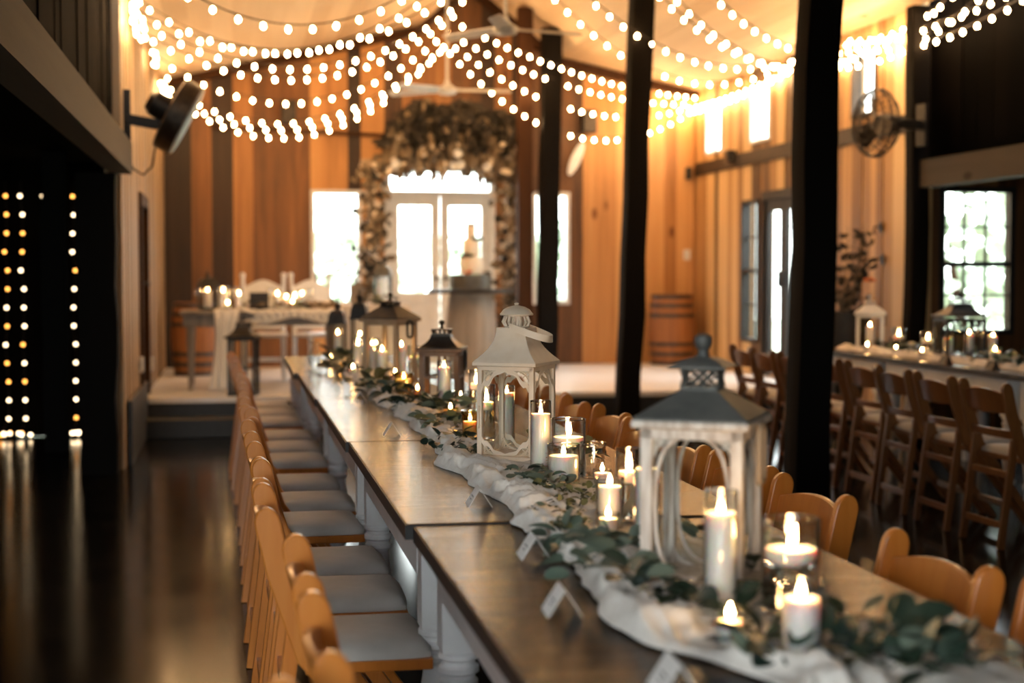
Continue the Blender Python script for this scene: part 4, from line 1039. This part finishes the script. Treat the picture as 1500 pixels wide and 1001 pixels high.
def dessert_table():
    x0, x1, y0, y1, z = 1.0, 1.62, 13.9, 14.6, .74; cx, cy = (x0 + x1) / 2, (y0 + y1) / 2
    t = thing('dessert_table', 'small table under a floor-length white cloth, left of the double doors', 'table', (cx, cy, STAGE)); hx, hy = (x1 - x0) / 2, (y1 - y0) / 2
    MB().box(-hx, hx, -hy, hy, z - .03, z).build('tabletop', 'white_paint', t, smooth=0)
    n = 120; mb = MB(); rings = []
    for q in range(7):
        zz = (z - .001) * (1 - q / 6) + .004; ring = []
        for k in range(n):
            s = 4 * k / n; e = int(s); f = s - e; P = [(-1, -1), (1, -1), (1, 1), (-1, 1)]; a, b = P[e % 4], P[(e + 1) % 4]; px, py = a[0] + (b[0] - a[0]) * f, a[1] + (b[1] - a[1]) * f
            o = .012 + (q / 6) * (.02 + .022 * math.sin(k * 1.05) + .012 * math.sin(k * .37)); l = math.hypot(px, py)
            ring.append(mb.bm.verts.new((px * hx + px / l * o, py * hy + py / l * o, zz)))
        rings.append(ring)
    for a, b in zip(rings, rings[1:]):
        for k in range(n): mb.bm.faces.new((a[k], b[k], b[(k + 1) % n], a[(k + 1) % n]))
    topr = [mb.bm.verts.new((v.co.x, v.co.y, z + .004)) for v in rings[0]]
    for k in range(n): mb.bm.faces.new((topr[k], rings[0][k], rings[0][(k + 1) % n], topr[(k + 1) % n]))
    mb.bm.faces.new(topr)
    c = mb.build('tablecloth', 'gauze', smooth=50, loc=(cx, cy, STAGE)); tag(c, 'white cloth over the small table left of the double doors', 'tablecloth')
dessert_table()
DZ = STAGE + .745
def sign(label, x, y, z, w, h, mat, frame=None):
    t = thing('table_sign', label, 'sign', (x, y, z))
    MB().box(-w / 2, w / 2, -.006, .006, 0, h).build('board', mat, t, loc=(0, 0, .003), rot=(-.16, 0, 0), smooth=0, bevel=.001)
    MB().bar((0, .012, .0), (0, .055, .0), .05, .006).bar((0, .02, h * .6), (0, .058, .002), .03, .005).build('easel_leg', frame or mat, t, smooth=0)
sign('black placard on the head table in front of the white chair', .235, 13.60, HZ + .014, .17, .15, 'black_card')
sign('plain grey card standing on the white-clothed table', 1.14, 14.1, DZ, .12, .19, 'grey_oak')
arch_lantern('grey lantern with frosted panes on the white-clothed table', 1.40, 14.2, -.2, .075, .45, 'slate_metal', DZ)
pillar(1.40, 14.2, 'tall white candle inside the grey lantern on the white-clothed table', .05, .22, DZ + .025, False)
arch_lantern('black pointed lantern on the left end of the head table', -.22, 13.95, .2, .075, .36, 'black_metal', HZ)
pillar(-.22, 13.95, 'white candle inside the black lantern of the head table', .035, .15, HZ + .025)
def ht_glass(x, y, label, r=.03, h=.17, candle=.08):
    t = thing('jar_candle', label, 'candle', (x, y, HZ + .014), 0, 'candles on the head table'); wall_mb(r, r, h).build('glass_jar', 'glass', t, smooth=50); wax_mb(r - .004, candle, z0=.0065).build('wax', 'wax', t, smooth=50); flame(t, candle + .004, .034, .008)
for k, (x, y, r, h, c) in enumerate([(-.08, 13.85, .05, .21, .15), (-.04, 13.66, .03, .1, .04), (.06, 13.9, .035, .2, .12), (.40, 13.7, .035, .17, .12), (.48, 13.75, .03, .14, .09), (.56, 13.8, .035, .17, .1), (.62, 13.74, .03, .17, .12), (.53, 13.62, .025, .09, .05)]):
    ht_glass(x, y, 'lit candle in glass on the head table, %s from the left' % ORD[k], r, h, c)
def wine_glass(x, y, label):
    t = thing('wine_glass', label, 'glass', (x, y, HZ + .012), 0, 'stemmed glasses on the head table')
    MB().lathe([(.032, 0), (.032, .002), (.006, .006), (.0038, .02), (.0038, .085), (.012, .095), (.03, .12), (.034, .145), (.030, .19), (.0285, .19), (.0322, .145), (.028, .121), (.01, .099), (.001, .096)], 20).build('bowl', 'glass', t, smooth=60)
for k, (x, y) in enumerate([(-.30, 13.68), (.02, 13.72), (.34, 13.62), (.69, 13.68)]): wine_glass(x, y, 'clear stemmed glass on the head table, %s from the left' % ORD[k])
garland('loose dried greenery lying on the head table', [(.1, 13.62), (.4, 13.58), (.7, 13.6), (.9, 13.66)], 60, .07, ['dried_leaf', 'leaf_dark', 'blossom'], 50, z0=HZ + .03, high=.05)
garland('green sprig on the white-clothed table', [(1.16, 13.98), (1.3, 13.98), (1.5, 14.02)], 40, .06, GD, 51, z0=DZ + .01, high=.06)
tag(MB().hexa([(-.14, -.06, 0), (.14, -.06, 0), (.14, .06, 0), (-.14, .06, 0), (-.13, -.05, .06), (.13, -.05, .06), (.13, .05, .06), (-.13, .05, .06)]).build('wooden_box', 'tan_wood', loc=(.80, 13.85, HZ + .02), rot=(0, 0, .2), bevel=.004), 'low wooden box on the right end of the head table', 'box')
# white chairs behind the head table
def white_chair(label, x, y, rz):
    t = thing('white_chair', label, 'chair', (x, y, STAGE), rz, 'white wooden chairs behind the head table')
    for s in (-1, 1):
        MB().tube([(s * .19, -.20, 0), (s * .19, -.19, .44), (s * .195, -.22, .75), (s * .20, -.26, 1.0)], [.02, .022, .022, .02], 8).build('stile', 'white_paint', t)
        MB().ball((s * .20, -.262, 1.015), .028).build('finial', 'white_paint', t)
        MB().lathe([(.015, 0), (.02, .2), (.024, .40), (.024, .425)], 10, (s * .18, .18, 0)).build('leg', 'white_paint', t)
    def cr(u, v, d):
        x = -.185 + .37 * u; k = 1 - (x / .185) ** 2; zt = .93 + .045 * math.cos(x / .185 * PI * 1.0) * .5 + .02 * k; zb = .72 - .03 * k; z = zb + (zt - zb) * v
        return Vector((x, -.20 - .24 * (z - .7) * .9 + d, z))
    MB().slab(lambda u, v: cr(u, v, .01), 14, 6, lambda u, v: cr(u, v, -.01)).build('back_panel', 'white_paint', t)
    MB().bar((-.18, -.195, .52), (.18, -.195, .52), .05, .02, (0, 0, 1)).build('back_rail', 'white_paint', t, smooth=0, bevel=.004)
    MB().box(-.22, .22, -.20, .215, .425, .46).build('seat', 'white_paint', t, smooth=0, bevel=.012)
    for y_ in (-.19, .18): MB().tube([(-.185, y_, .2), (.185, y_, .2)], .011, 8).build('rung', 'white_paint', t)
    for s in (-1, 1): MB().tube([(s * .185, -.19, .15), (s * .18, .18, .15)], .011, 8).build('rung', 'white_paint', t)
white_chair('white wooden chair with carved back behind the black placard', .30, 14.72, PI)
white_chair('white wooden chair turned sideways at the right end of the head table', .84, 14.66, PI + .35)
def barrel(label, x, y, z, r, h, mat, hoops=True, name='wine_barrel'):
    t = thing(name, label, 'barrel', (x, y, z)); prof = [(r * .84, 0)] + [(r * (.84 + .16 * math.sin(PI * q / 12)), h * q / 12) for q in range(1, 12)] + [(r * .84, h), (r * .79, h), (r * .79, h - .03), (.002, h - .03)]
    MB().lathe(prof, 26).build('staves', mat, t, smooth=50)
    if hoops:
        for q in (.03, .16, .30, .70, .84, .965):
            rr = r * (.84 + .16 * math.sin(PI * q)) + .004; MB().lathe([(rr - .004, h * q - .02), (rr, h * q - .02), (rr, h * q + .02), (rr - .004, h * q + .02)], 26, cap=False).build('hoop', 'steel_hoop', t, smooth=50)
    return t
barrel('oak wine barrel in the right corner of the stage', 4.90, 16.42, STAGE, .27, .80, 'barrel_oak')
barrel('dark oak wine barrel behind the left end of the head table', -.38, 15.6, STAGE, .24, .74, 'barrel_oak')
CX, CY = 2.42, 15.3
barrel('grey weathered barrel carrying the wedding cake', CX, CY, STAGE, .265, .83, 'grey_oak', False)
tag(MB().lathe([(.44, 0), (.45, .005), (.45, .035), (.44, .04)], 36).build('round_board', 'black_paint', loc=(CX, CY, STAGE + .832)), 'wide dark round board lying on the cake barrel', 'board')
z = STAGE + .873
t = thing('cake_stand', 'dark round drum stand under the wedding cake', 'cake stand', (CX, CY, z))
MB().lathe([(.205, 0), (.21, .004), (.21, .15), (.205, .155)], 32).build('drum', 'slate_metal', t)
z += .156
ck = thing('wedding_cake', 'white three-tier wedding cake with flowers, in front of the double doors', 'cake', (CX, CY, z))
for r, a, b in ((.12, 0, .17), (.085, .17, .35), (.052, .35, .50)): MB().lathe([(r, a + .001), (r, b - .008), (r - .008, b)], 28).build('tier', 'cake_icing', ck, smooth=50)
rnd = random.Random(8)
def clump(parent, cx, cy, cz, n, s, mat, name='flowers'):
    mb = MB()
    for k in range(n):
        a = rnd.uniform(0, 2 * PI); mb.leaf((cx + rnd.uniform(-s, s) * .5, cy + rnd.uniform(-s, s) * .5, cz), (math.cos(a), math.sin(a), rnd.uniform(.2, 1.2)), (rnd.uniform(-1, 1), rnd.uniform(-1, 1), 1), s * rnd.uniform(.7, 1.2), s * .6)
    mb.build(name, mat, parent, smooth=60, fix=False)
clump(ck, 0, 0, .50, 26, .05, 'leaf_dark'); clump(ck, .0, 0, .505, 12, .04, 'blossom')
for (x, y, q) in ((-.085, -.06, .17), (.08, -.05, .345), (-.03, -.08, .175), (.05, -.06, .35)): clump(ck, x, y, q, 16, .05, 'leaf_dark')
clump(ck, -.06, -.16, .0, 14, .05, 'orange_flower'); clump(ck, .16, -.08, 0, 10, .05, 'dead_leaf')

# floral arch
AX0, AX1, AY = 1.50, 3.02, 16.35
ar = thing('wedding_arch', 'rustic arch heaped with dried greenery round the white double doors', 'arch', ((AX0 + AX1) / 2, AY, STAGE))
ox = (AX0 + AX1) / 2
for x in (AX0, AX1): MB().bar((x - ox, 0, 0), (x - ox, 0, 2.18), .09, .09).build('arch_post', 'tan_wood', ar, smooth=0, bevel=.006)
MB().bar((AX0 - ox - .12, 0, 2.22), (AX1 - ox + .12, 0, 2.22), .09, .1, (0, 1, 0)).build('crossbeam', 'tan_wood', ar, smooth=0, bevel=.006)
rnd = random.Random(17)
def arch_foliage():
    parts = {'dead_leaf': MB(), 'dried_leaf': MB(), 'blossom': MB()}
    for k in range(2600):   # crown, drooping
        u = rnd.uniform(-1, 1); topz = 2.90 - .22 * abs(u) ** 3 + .05 * math.sin(u * 9); x = u * .70 + .10; z = topz - abs(rnd.gauss(0, .32)); 
        if z < 2.10: continue
        y = rnd.uniform(-.24, .16); low = z < 2.45 + .12 * math.sin(u * 13)
        m = 'dead_leaf' if (not low and rnd.random() < .9) else ('blossom' if rnd.random() < .10 else 'dried_leaf')
        s = rnd.uniform(.07, .17); parts[m].leaf((x, y, z), (rnd.uniform(-.5, .5), rnd.uniform(-.8, .2), rnd.uniform(-1.3, .1)), (rnd.uniform(-1, 1), -1, rnd.uniform(-.4, .6)), s, s * rnd.uniform(.25, .55))
    for side, n in ((-1, 420), (1, 480)):   # the posts
        for k in range(n):
            z = rnd.uniform(.45 if side > 0 else .75, 2.25); x = (AX0 if side < 0 else AX1) - ox + rnd.gauss(0, .075); m = rnd.choice(['dried_leaf', 'dried_leaf', 'blossom', 'dead_leaf', 'dead_leaf', 'dried_leaf'])
            s = rnd.uniform(.05, .12); parts[m].leaf((x, rnd.uniform(-.16, .05), z), (rnd.uniform(-1, 1), rnd.uniform(-.8, .2), rnd.uniform(-1, .5)), (rnd.uniform(-1, 1), -1, rnd.uniform(-.4, .6)), s, s * rnd.uniform(.35, .7))
    for m, n in (('dead_leaf', 'dark_foliage'), ('dried_leaf', 'dried_foliage'), ('blossom', 'pale_blossom')): parts[m].build(n, m, ar, smooth=60, fix=False)
arch_foliage()
for (x, z) in ((-.53, 2.20), (.10, 2.19), (.17, 2.2), (.46, 2.18), (.14, 2.32)):
    m = MB()
    for k in range(16): a = k * 2.4; m.leaf((x, -.26, z), (math.cos(a), -.35 - .5 * (k % 3), math.sin(a)), (0, -1, .1), .055, .045, True)
    m.build('white_rose', 'white_paint', ar, smooth=60, fix=False)

# ------------------------------------------------------------------ fans, speakers, small fittings
def ceiling_fan(label, x, y, zhub, ztop, angs, L):
    t = thing('ceiling_fan', label, 'ceiling fan', (x, y, zhub), 0, 'white ceiling fans')
    MB().tube([(0, 0, .03), (0, 0, ztop - zhub)], .014, 10).build('down_rod', 'fan_white', t)
    MB().lathe([(.03, .0), (.06, -.02), (.06, -.06), (.02, -.075)], 16, (0, 0, ztop - zhub)).build('canopy', 'dark_metal' if y < 12 else 'fan_white', t)
    MB().lathe([(.02, -.05), (.075, -.04), (.095, -.012), (.095, .012), (.06, .03), (.025, .06), (.02, .09)], 22).build('motor', 'fan_white', t)
    for a in angs:
        R = Matrix.Rotation(a, 3, 'Z')
        def f(u, v, d): return R @ Vector((.08 + (L - .08) * u, (v - .5) * (.10 - .02 * u) , .0 + (v - .5) * .03 - .01 * u + d))
        MB().slab(lambda u, v: f(u, v, .004), 10, 4, lambda u, v: f(u, v, -.004)).build('blade', 'fan_white', t)
ceiling_fan('white three-blade ceiling fan above the floral arch', 1.99, 14.0, 3.05, 4.06, (-.12, 2.55, 3.75), .60)
ceiling_fan('white ceiling fan higher up near the top edge of the photo', 2.0, 11.0, 3.14, 4.06, (.15, 2.25, 4.4), .60)
def wall_fan(label, x, y, z, rz, tilt, sx):
    t = thing('wall_fan', label, 'wall fan', (x, y, z), rz, 'black wall fans')
    h = thing('fan_head', None, None); h.parent = t; h.rotation_euler = (tilt, 0, 0)
    MB().bar((0, 0, 0), (0, .34, 0), .06, .07).build('arm', 'black_metal', t, smooth=0, bevel=.004)
    MB().box(-.06, .06, .33, .36, -.16, .16).build('mount_plate', 'black_metal', t, smooth=0, bevel=.004)
    MB().lathe([(.06, .0), (.075, .05), (.07, .16), (.04, .2)], 18, (0, -.06, .0), 'Y').build('motor', 'black_metal', t)
    cg = MB()
    for r, y_ in ((.06, -.17), (.14, -.165), (.21, -.145), (.25, -.10), (.255, -.06), (.21, .0)): cg.tube([(r * math.cos(a), y_, r * math.sin(a)) for a in [2 * PI * k / 28 for k in range(28)]], .005 if r < .24 else .009, 5, closed=True)
    for k in range(28):
        a = 2 * PI * k / 28; cg.tube([(r * math.cos(a), y_, r * math.sin(a)) for r, y_ in ((.03, -.172), (.14, -.165), (.21, -.145), (.25, -.10), (.255, -.06), (.21, .0), (.06, .02))], .0028, 4)
    cg.build('cage', 'black_metal', t, smooth=50)
    for k in range(3):
        a = 2 * PI * k / 3 + .3; R = Matrix.Rotation(a, 3, 'Y')
        MB().slab(lambda u, v: R @ Vector((.05 + .17 * u, -.085 + (v - .5) * .05 + .003, (v - .5) * .13 * (1 - .3 * u))), 6, 4, lambda u, v: R @ Vector((.05 + .17 * u, -.085 + (v - .5) * .05 - .003, (v - .5) * .13 * (1 - .3 * u)))).build('blade', 'dark_metal', t)
    return t
def wall_fan2(*a):
    t = wall_fan(*a)
    for ch in list(t.children):
        if ch.name.split('.')[0] == 'fan_head': bpy.data.objects.remove(ch)
    return t
wall_fan2('black caged fan on the dark post at the right of the hall', 4.86, 10.72, 2.47, -1.38, 0, 1)
# drum fan on the left wall, tilted down
t = thing('wall_fan', 'black drum fan tilted down from the left wall under the bulbs', 'wall fan', (XL + .01, 11.6, 2.37), 0, 'black wall fans')
MB().bar((0, -1.0, 0.02), (.24, -1.0, -.02), .07, .07, (0, 1, 0)).bar((.015, -1.0, -.22), (.015, -1.0, .22), .05, .03).build('bracket', 'black_metal', t, smooth=0, bevel=.004)
dm = MB(); R = Matrix.Rotation(math.radians(-62), 3, 'Y')
dm.lathe([(.24, -.07), (.26, -.06), (.26, .06), (.24, .07)], 30); dm.build('drum', 'dark_metal', t, loc=(.36, -1.0, .04), rot=(0, math.radians(118), 0))
MB().lathe([(.09, 0), (.09, .12), (.06, .16)], 16).build('motor', 'black_metal', t, loc=(.30, -1.0, .075), rot=(0, math.radians(-62), 0))
MB().tube([(.02, -1.0, -.2), (.05, -1.0, -.32), (.12, -1.0, -.36), (.18, -1.0, -.3), (.22, -1.0, -.05)], .008, 6).build('cable', 'cord', t)
def speaker(label, x, y, z, rz, w=.16, h=.26, d=.15, name='wall_speaker', cat='speaker'):
    t = thing(name, label, cat, (x, y, z), rz); MB().box(-w / 2, w / 2, 0, d, 0, h).build('cabinet', 'black_paint', t, smooth=0, bevel=.008); MB().box(-w / 2 + .012, w / 2 - .012, -.008, .001, .012, h - .012).build('grille', 'dark_metal', t, smooth=0, bevel=.003)
speaker('black speaker high on the back wall at the left', .62, BACK - .149, 2.97, 0)
speaker('black speaker high on the back wall right of the posts', 4.0, BACK - .149, 2.93, 0)
speaker('black junction box on the right wall below the high windows', XR - .1, 15.45, 2.52, -PI / 2, .14, .13, .1, 'junction_box', 'box')
speaker('small black box on the back wall in the right corner', 5.2, BACK - .068, 2.42, 0, .07, .14, .07, 'junction_box', 'box')
tag(MB().box(-.04, .04, 0, .012, -.06, .06).build('switch_plate', 'white_paint', loc=(5.19, BACK - .013, 1.55), bevel=.003), 'white switch plate on the back wall near the right corner', 'switch')
for k, y in enumerate((12.1, 13.55)): tag(MB().box(0, .03, -.05, .05, -.06, .06).build('wall_outlet', 'white_paint', loc=(XL + .001, y, .62 - .08 * k), bevel=.004), 'white outlet box low on the left wall, %s of the dark door' % ['near side', 'far side'][k], 'outlet')
tag(MB().box(-.05, .05, 0, .02, -.07, .07).build('wall_sign', 'leaf_grey', loc=(-1.13, 12.72, 1.98), bevel=.003), 'small dim framed notice above the fairy lights', 'sign')
pq = MB().lathe([(.001, -.012), (.12, -.01), (.13, 0), (.12, .01), (.001, .012)], 24, (0, 0, 0), 'Y', cap=False).build('wall_plaque', 'fan_white', loc=(3.86, BACK - .05, 2.64), rot=(0, math.radians(24), 0)); pq.scale = (.45, 1, 1.6)
tag(pq, 'white oval plaque tilted above the right back window', 'plaque')
for k, (y, z) in enumerate(((11.72, 1.72), (11.68, 1.45), (11.95, 1.12))):
    t = thing('wall_hook', 'black iron hook on the right boards beside the dark post, %s from the top' % ORD[k], 'hook', (XR, y, z), 0, 'wall hooks')
    MB().box(-.015, -.001, -.025, .025, -.04, .04).build('plate', 'black_metal', t, smooth=0, bevel=.003); MB().tube([(-.012, 0, .01), (-.06, 0, .0), (-.07, 0, -.04), (-.05, 0, -.06)], .008, 6).build('hook', 'black_metal', t)
t = thing('planter', 'black urn with dried branches behind the right-hand table', 'planter', (4.93, 11.6, 0))
MB().lathe([(.13, 0), (.15, .02), (.10, .1), (.12, .2), (.2, .55), (.23, .9), (.21, 1.02), (.19, 1.02), (.2, .9), (.002, .85)], 24).build('urn', 'black_paint', t)
mb = MB(); rnd = random.Random(4); lf = MB()
for k in range(26):
    a = rnd.uniform(0, 2 * PI); b = (rnd.uniform(.08, .26) * math.cos(a), rnd.uniform(.08, .26) * math.sin(a), rnd.uniform(1.25, 1.75)); mb.tube([(0, 0, .9), (b[0] * .4, b[1] * .4, 1.2), b], [.006, .005, .002], 5)
    for q in range(5): lf.leaf((b[0] * (.5 + .1 * q), b[1] * (.5 + .1 * q), b[2] - .09 * (5 - q)), (rnd.uniform(-1, 1), rnd.uniform(-1, 1), .5), (rnd.uniform(-1, 1), -1, .3), .09, .035)
mb.build('branches', 'dried_leaf', t); lf.build('leaves', 'dead_leaf', t, smooth=60, fix=False)
clump(t, .13, -.18, 1.27, 14, .05, 'orange_flower')

# ------------------------------------------------------------------ string lights
bulb_me = None
def bulb_mesh():
    o = MB().lathe([(.005, -.004), (.008, -.008), (.0135, -.018), (.0155, -.027), (.0135, -.036), (.008, -.042), (.001, -.045)], 9).build('bulb', 'bulb'); me = o.data; bpy.data.objects.remove(o); return me
BULB = bulb_mesh()
fairy = {}
for m in ('amber_fairy', 'white_fairy'):
    o = MB().ball((0, 0, 0), .014, 8, 6).build('bulb', m); fairy[m] = o.data; bpy.data.objects.remove(o)
def string_light(A, B, sag, label, off=0., hang=(False, False), bunch=0, step=.158):
    A, B = Vector(A), Vector(B); t = thing('string_light', label, 'string lights', A, 0, 'warm bulb strings under the roof')
    def P(q): return A.lerp(B, q) - Vector((0, 0, 4 * sag * q * (1 - q)))
    n = 48; pts = [P(k / n) for k in range(n + 1)]; mb = MB().tube([p - A for p in pts], .0045, 5)
    for p, hflag in ((A, hang[0]), (B, hang[1])):
        if hflag: mb.tube([p - A, (p - A) + Vector((0, 0, roof_z(p.x) - p.z))], .003, 5)
    L = [0.]
    for a, b in zip(pts, pts[1:]): L.append(L[-1] + (b - a).length)
    s = off * step; spots = []
    while s < L[-1]:
        for k in range(n):
            if L[k] <= s < L[k + 1]: spots.append(pts[k].lerp(pts[k + 1], (s - L[k]) / (L[k + 1] - L[k]))); break
        s += step
    for k in range(bunch): spots.append(A + Vector((random.uniform(.0, .07), random.uniform(-.25, .25), random.uniform(-.10, .06))))
    for p in spots: mb.lathe([(.005, .004), (.009, .0), (.009, -.007), (.005, -.010)], 7, p - A + Vector((0, 0, -.004)))
    mb.build('cable', 'cord', t)
    for p in spots:
        b = bpy.data.objects.new('bulb', BULB); COL.objects.link(b); b.parent = t; b.location = p - A + Vector((0, 0, -.006)); b.rotation_euler = (random.uniform(-.12, .12), random.uniform(-.12, .12), 0)
LEFT = [((-.68, 9.0, 3.3), (1.39, 9.6, 3.34), .47), ((-.68, 11.17, 3.33), (1.49, 11., 3.43), .42), ((-.68, 10.92, 3.2), (1.63, 11.3, 3.45), .36), ((-.68, 10.99, 3.16), (1.94, 12.6, 3.66), .46), ((-.68, 11.44, 3.14), (1.98, 13.2, 3.67), .47),
        ((-.68, 13.55, 3.27), (2.16, 14.6, 3.80), .59), ((-.68, 15.32, 3.24), (2.22, 15.2, 3.75), .61), ((-.68, 15.61, 3.22), (2.21, 15.3, 3.74), .64), ((-.68, 15.91, 3.22), (2.22, 15.6, 3.75), .70)]
LN = ['highest and nearest swag, big spaced bulbs', 'second swag down, upper of a close pair', 'third swag down, lower of a close pair', 'fourth swag down', 'fifth swag down', 'sixth swag down, in front of the dark back boards', 'third swag from the bottom', 'second swag from the bottom', 'lowest swag of all']
for k, (a, b, s) in enumerate(LEFT): string_light(a, b, s, 'left warm bulb string, ' + LN[k], (.5 + .37 * k) % 1, (False, True), 0 if k == 0 else 4)
RIGHT = [((2.2, 15.5, 3.67), (5.24, 16.75, 3.24), .60, 'lowest swag, dipping beside the right back window'), ((2.25, 15.2, 3.75), (5.24, 16.74, 3.31), .18, 'nearly straight run to the back right corner'), ((2.22, 14.6, 3.77), (5.24, 16.62, 3.37), .13, 'topmost straight run to the back right corner'),
         ((2.23, 15.4, 3.71), (5.24, 16.76, 3.28), .36, 'second lowest swag, dipping behind the leaning post'), ((2.72, 13., 3.85), (5.24, 13.54, 3.37), .48, 'ceiling swag just right of the leaning post'), ((2.8, 12., 3.65), (5.24, 12.96, 3.38), .36, 'ceiling swag reaching the eave beside the thick post'),
         ((3.12, 11., 3.49), (5.24, 12.27, 3.22), .29, 'left of two close swags running to the thick post'), ((3.11, 10.6, 3.42), (5.24, 12.02, 3.23), .33, 'right of two close swags running to the thick post'), ((3.22, 10., 3.31), (5.24, 11.64, 3.3), .27, 'nearest swag left of the thick post')]
for k, (a, b, s, l) in enumerate(RIGHT): string_light(a, b, s, 'right warm bulb string, ' + l, (.3 + .37 * k) % 1, (True, False))
EAVE = [((5.24, 16.74, 3.22), (5.24, 13.54, 3.3), .05, 'lower run over the two far high windows'), ((5.24, 16.70, 3.27), (5.24, 12.46, 3.39), .07, 'upper run over the high windows'), ((5.24, 13.54, 3.3), (5.24, 10.51, 3.37), .14, 'middle run right of the thick post'), ((5.24, 13.29, 3.31), (5.24, 9.84, 3.35), .22, 'lowest run right of the thick post'),
        ((5.24, 12.52, 3.37), (5.24, 9.2, 3.23), .18, 'long run reaching towards the right edge'), ((5.24, 12.52, 3.41), (5.24, 10.35, 3.41), .12, 'topmost short run right of the thick post'), ((5.24, 12.64, 3.38), (5.24, 8.87, 3.34), .13, 'run leaving the photo at the upper right corner')]
for k, (a, b, s, l) in enumerate(EAVE): string_light(a, b, s, 'warm bulb string along the right eave, ' + l, .2 + .21 * k, step=.21)
rnd = random.Random(5)
for k, x in enumerate((-1.79, -1.665, -1.49, -1.265, -1.19)):
    n = 13 if k != 2 else 3; t = thing('fairy_light_strand', 'hanging strand of small fairy lights in the dark left aisle, %s from the left' % ORD[k], 'fairy lights', (x, 12.66, 1.96), 0, 'fairy light strands in the left aisle')
    pts = [(rnd.uniform(-.012, .012), rnd.uniform(-.01, .01), -.15 * q) for q in range(n)]
    extra = [(rnd.uniform(-.05, .05), -.03 - rnd.uniform(0, .05), -1.93 + rnd.uniform(0, .02)) for q in range(5)] if n > 5 else []
    MB().tube([(0, 0, .12)] + pts + extra, .002, 4).build('wire', 'cord', t)
    for p in pts + extra:
        b = bpy.data.objects.new('bulb', fairy['amber_fairy' if rnd.random() < .42 else 'white_fairy']); COL.objects.link(b); b.parent = t; b.location = p

# ------------------------------------------------------------------ daylight
w = bpy.data.worlds.new('overcast'); scn.world = w; w.use_nodes = True; nt = w.node_tree
for n in list(nt.nodes): nt.nodes.remove(n)
tc = N(nt, 'ShaderNodeTexCoord'); sp = N(nt, 'ShaderNodeSeparateXYZ'); nt.links.new(tc.outputs['Generated'], sp.inputs[0])
r = ramp(nt, [(.0, (.55, .60, .52)), (.5, (.80, .86, .82)), (.62, (.93, .97, 1.)), (1., (.88, .94, 1.))]); mr = N(nt, 'ShaderNodeMapRange'); mr.inputs['From Min'].default_value = -1.; nt.links.new(sp.outputs['Z'], mr.inputs['Value']); nt.links.new(mr.outputs[0], r.inputs[0])
bg = N(nt, 'ShaderNodeBackground', Strength=8.); nt.links.new(r.outputs[0], bg.inputs[0]); ow = N(nt, 'ShaderNodeOutputWorld'); nt.links.new(bg.outputs[0], ow.inputs[0])
def portal(c, sx, sy, rot):
    l = bpy.data.lights.new('daylight_portal', 'AREA'); l.shape = 'RECTANGLE'; l.size = sx; l.size_y = sy; l.cycles.is_portal = True
    o = bpy.data.objects.new('daylight_portal', l); COL.objects.link(o); o.location = c; o.rotation_euler = rot
for a, b, c, d in (BW_L, BW_R, BD): portal(((a + b) / 2, BACK + .14, (c + d) / 2), b - a, d - c, (-PI / 2, 0, 0))
for a, b, c, d in (AW1, AW2): portal(((a + b) / 2, 11.34, (c + d) / 2), b - a, d - c, (-PI / 2, 0, 0))
for a, b in RU: portal((XR + .14, (a + b) / 2, 2.96), b - a, .58, (PI / 2, 0, PI / 2))
for a, b, c, d in (RW, RD): portal((XR + .14, (a + b) / 2, (c + d) / 2), b - a, d - c, (PI / 2, 0, PI / 2))
portal(((FILL_OPENING[0] + FILL_OPENING[1]) / 2, -2.92, (FILL_OPENING[2] + FILL_OPENING[3]) / 2), FILL_OPENING[1] - FILL_OPENING[0], FILL_OPENING[3] - FILL_OPENING[2], (PI / 2, 0, 0))

# ------------------------------------------------------------------ camera and look
F = 2200. / 1500.
yaw = math.atan2(410., 2200.); pitch = math.atan2(100.5, 2200.)
cam = bpy.data.cameras.new('camera'); cam.sensor_width = 36.; cam.lens = 36. * F; cam.clip_start = .05; cam.clip_end = 200
co = bpy.data.objects.new('camera', cam); COL.objects.link(co)
fx = Vector((.18283409, .98208412, -.04563423)); rx = Vector((.9831083, -.18302477, 0.)); ux = rx.cross(fx) 
co.matrix_world = Matrix((( rx.x, ux.x, -fx.x, 0), (rx.y, ux.y, -fx.y, 0), (rx.z, ux.z, -fx.z, 1.34), (0, 0, 0, 1)))
cam.dof.use_dof = True; cam.dof.focus_distance = 4.45; cam.dof.aperture_fstop = 2.1; cam.dof.aperture_blades = 9
scn.camera = co
cy = scn.cycles
cy.max_bounces = 10; cy.transparent_max_bounces = 40; cy.transmission_bounces = 8; cy.diffuse_bounces = 4; cy.glossy_bounces = 5
cy.caustics_reflective = False; cy.caustics_refractive = False; cy.sample_clamp_indirect = 4.; cy.sample_clamp_direct = 0.
cy.use_denoising = True
vs = scn.view_settings; vs.view_transform = 'Standard'; vs.look = 'None'; vs.exposure = .9; vs.gamma = 1.; vs.use_curve_mapping = False
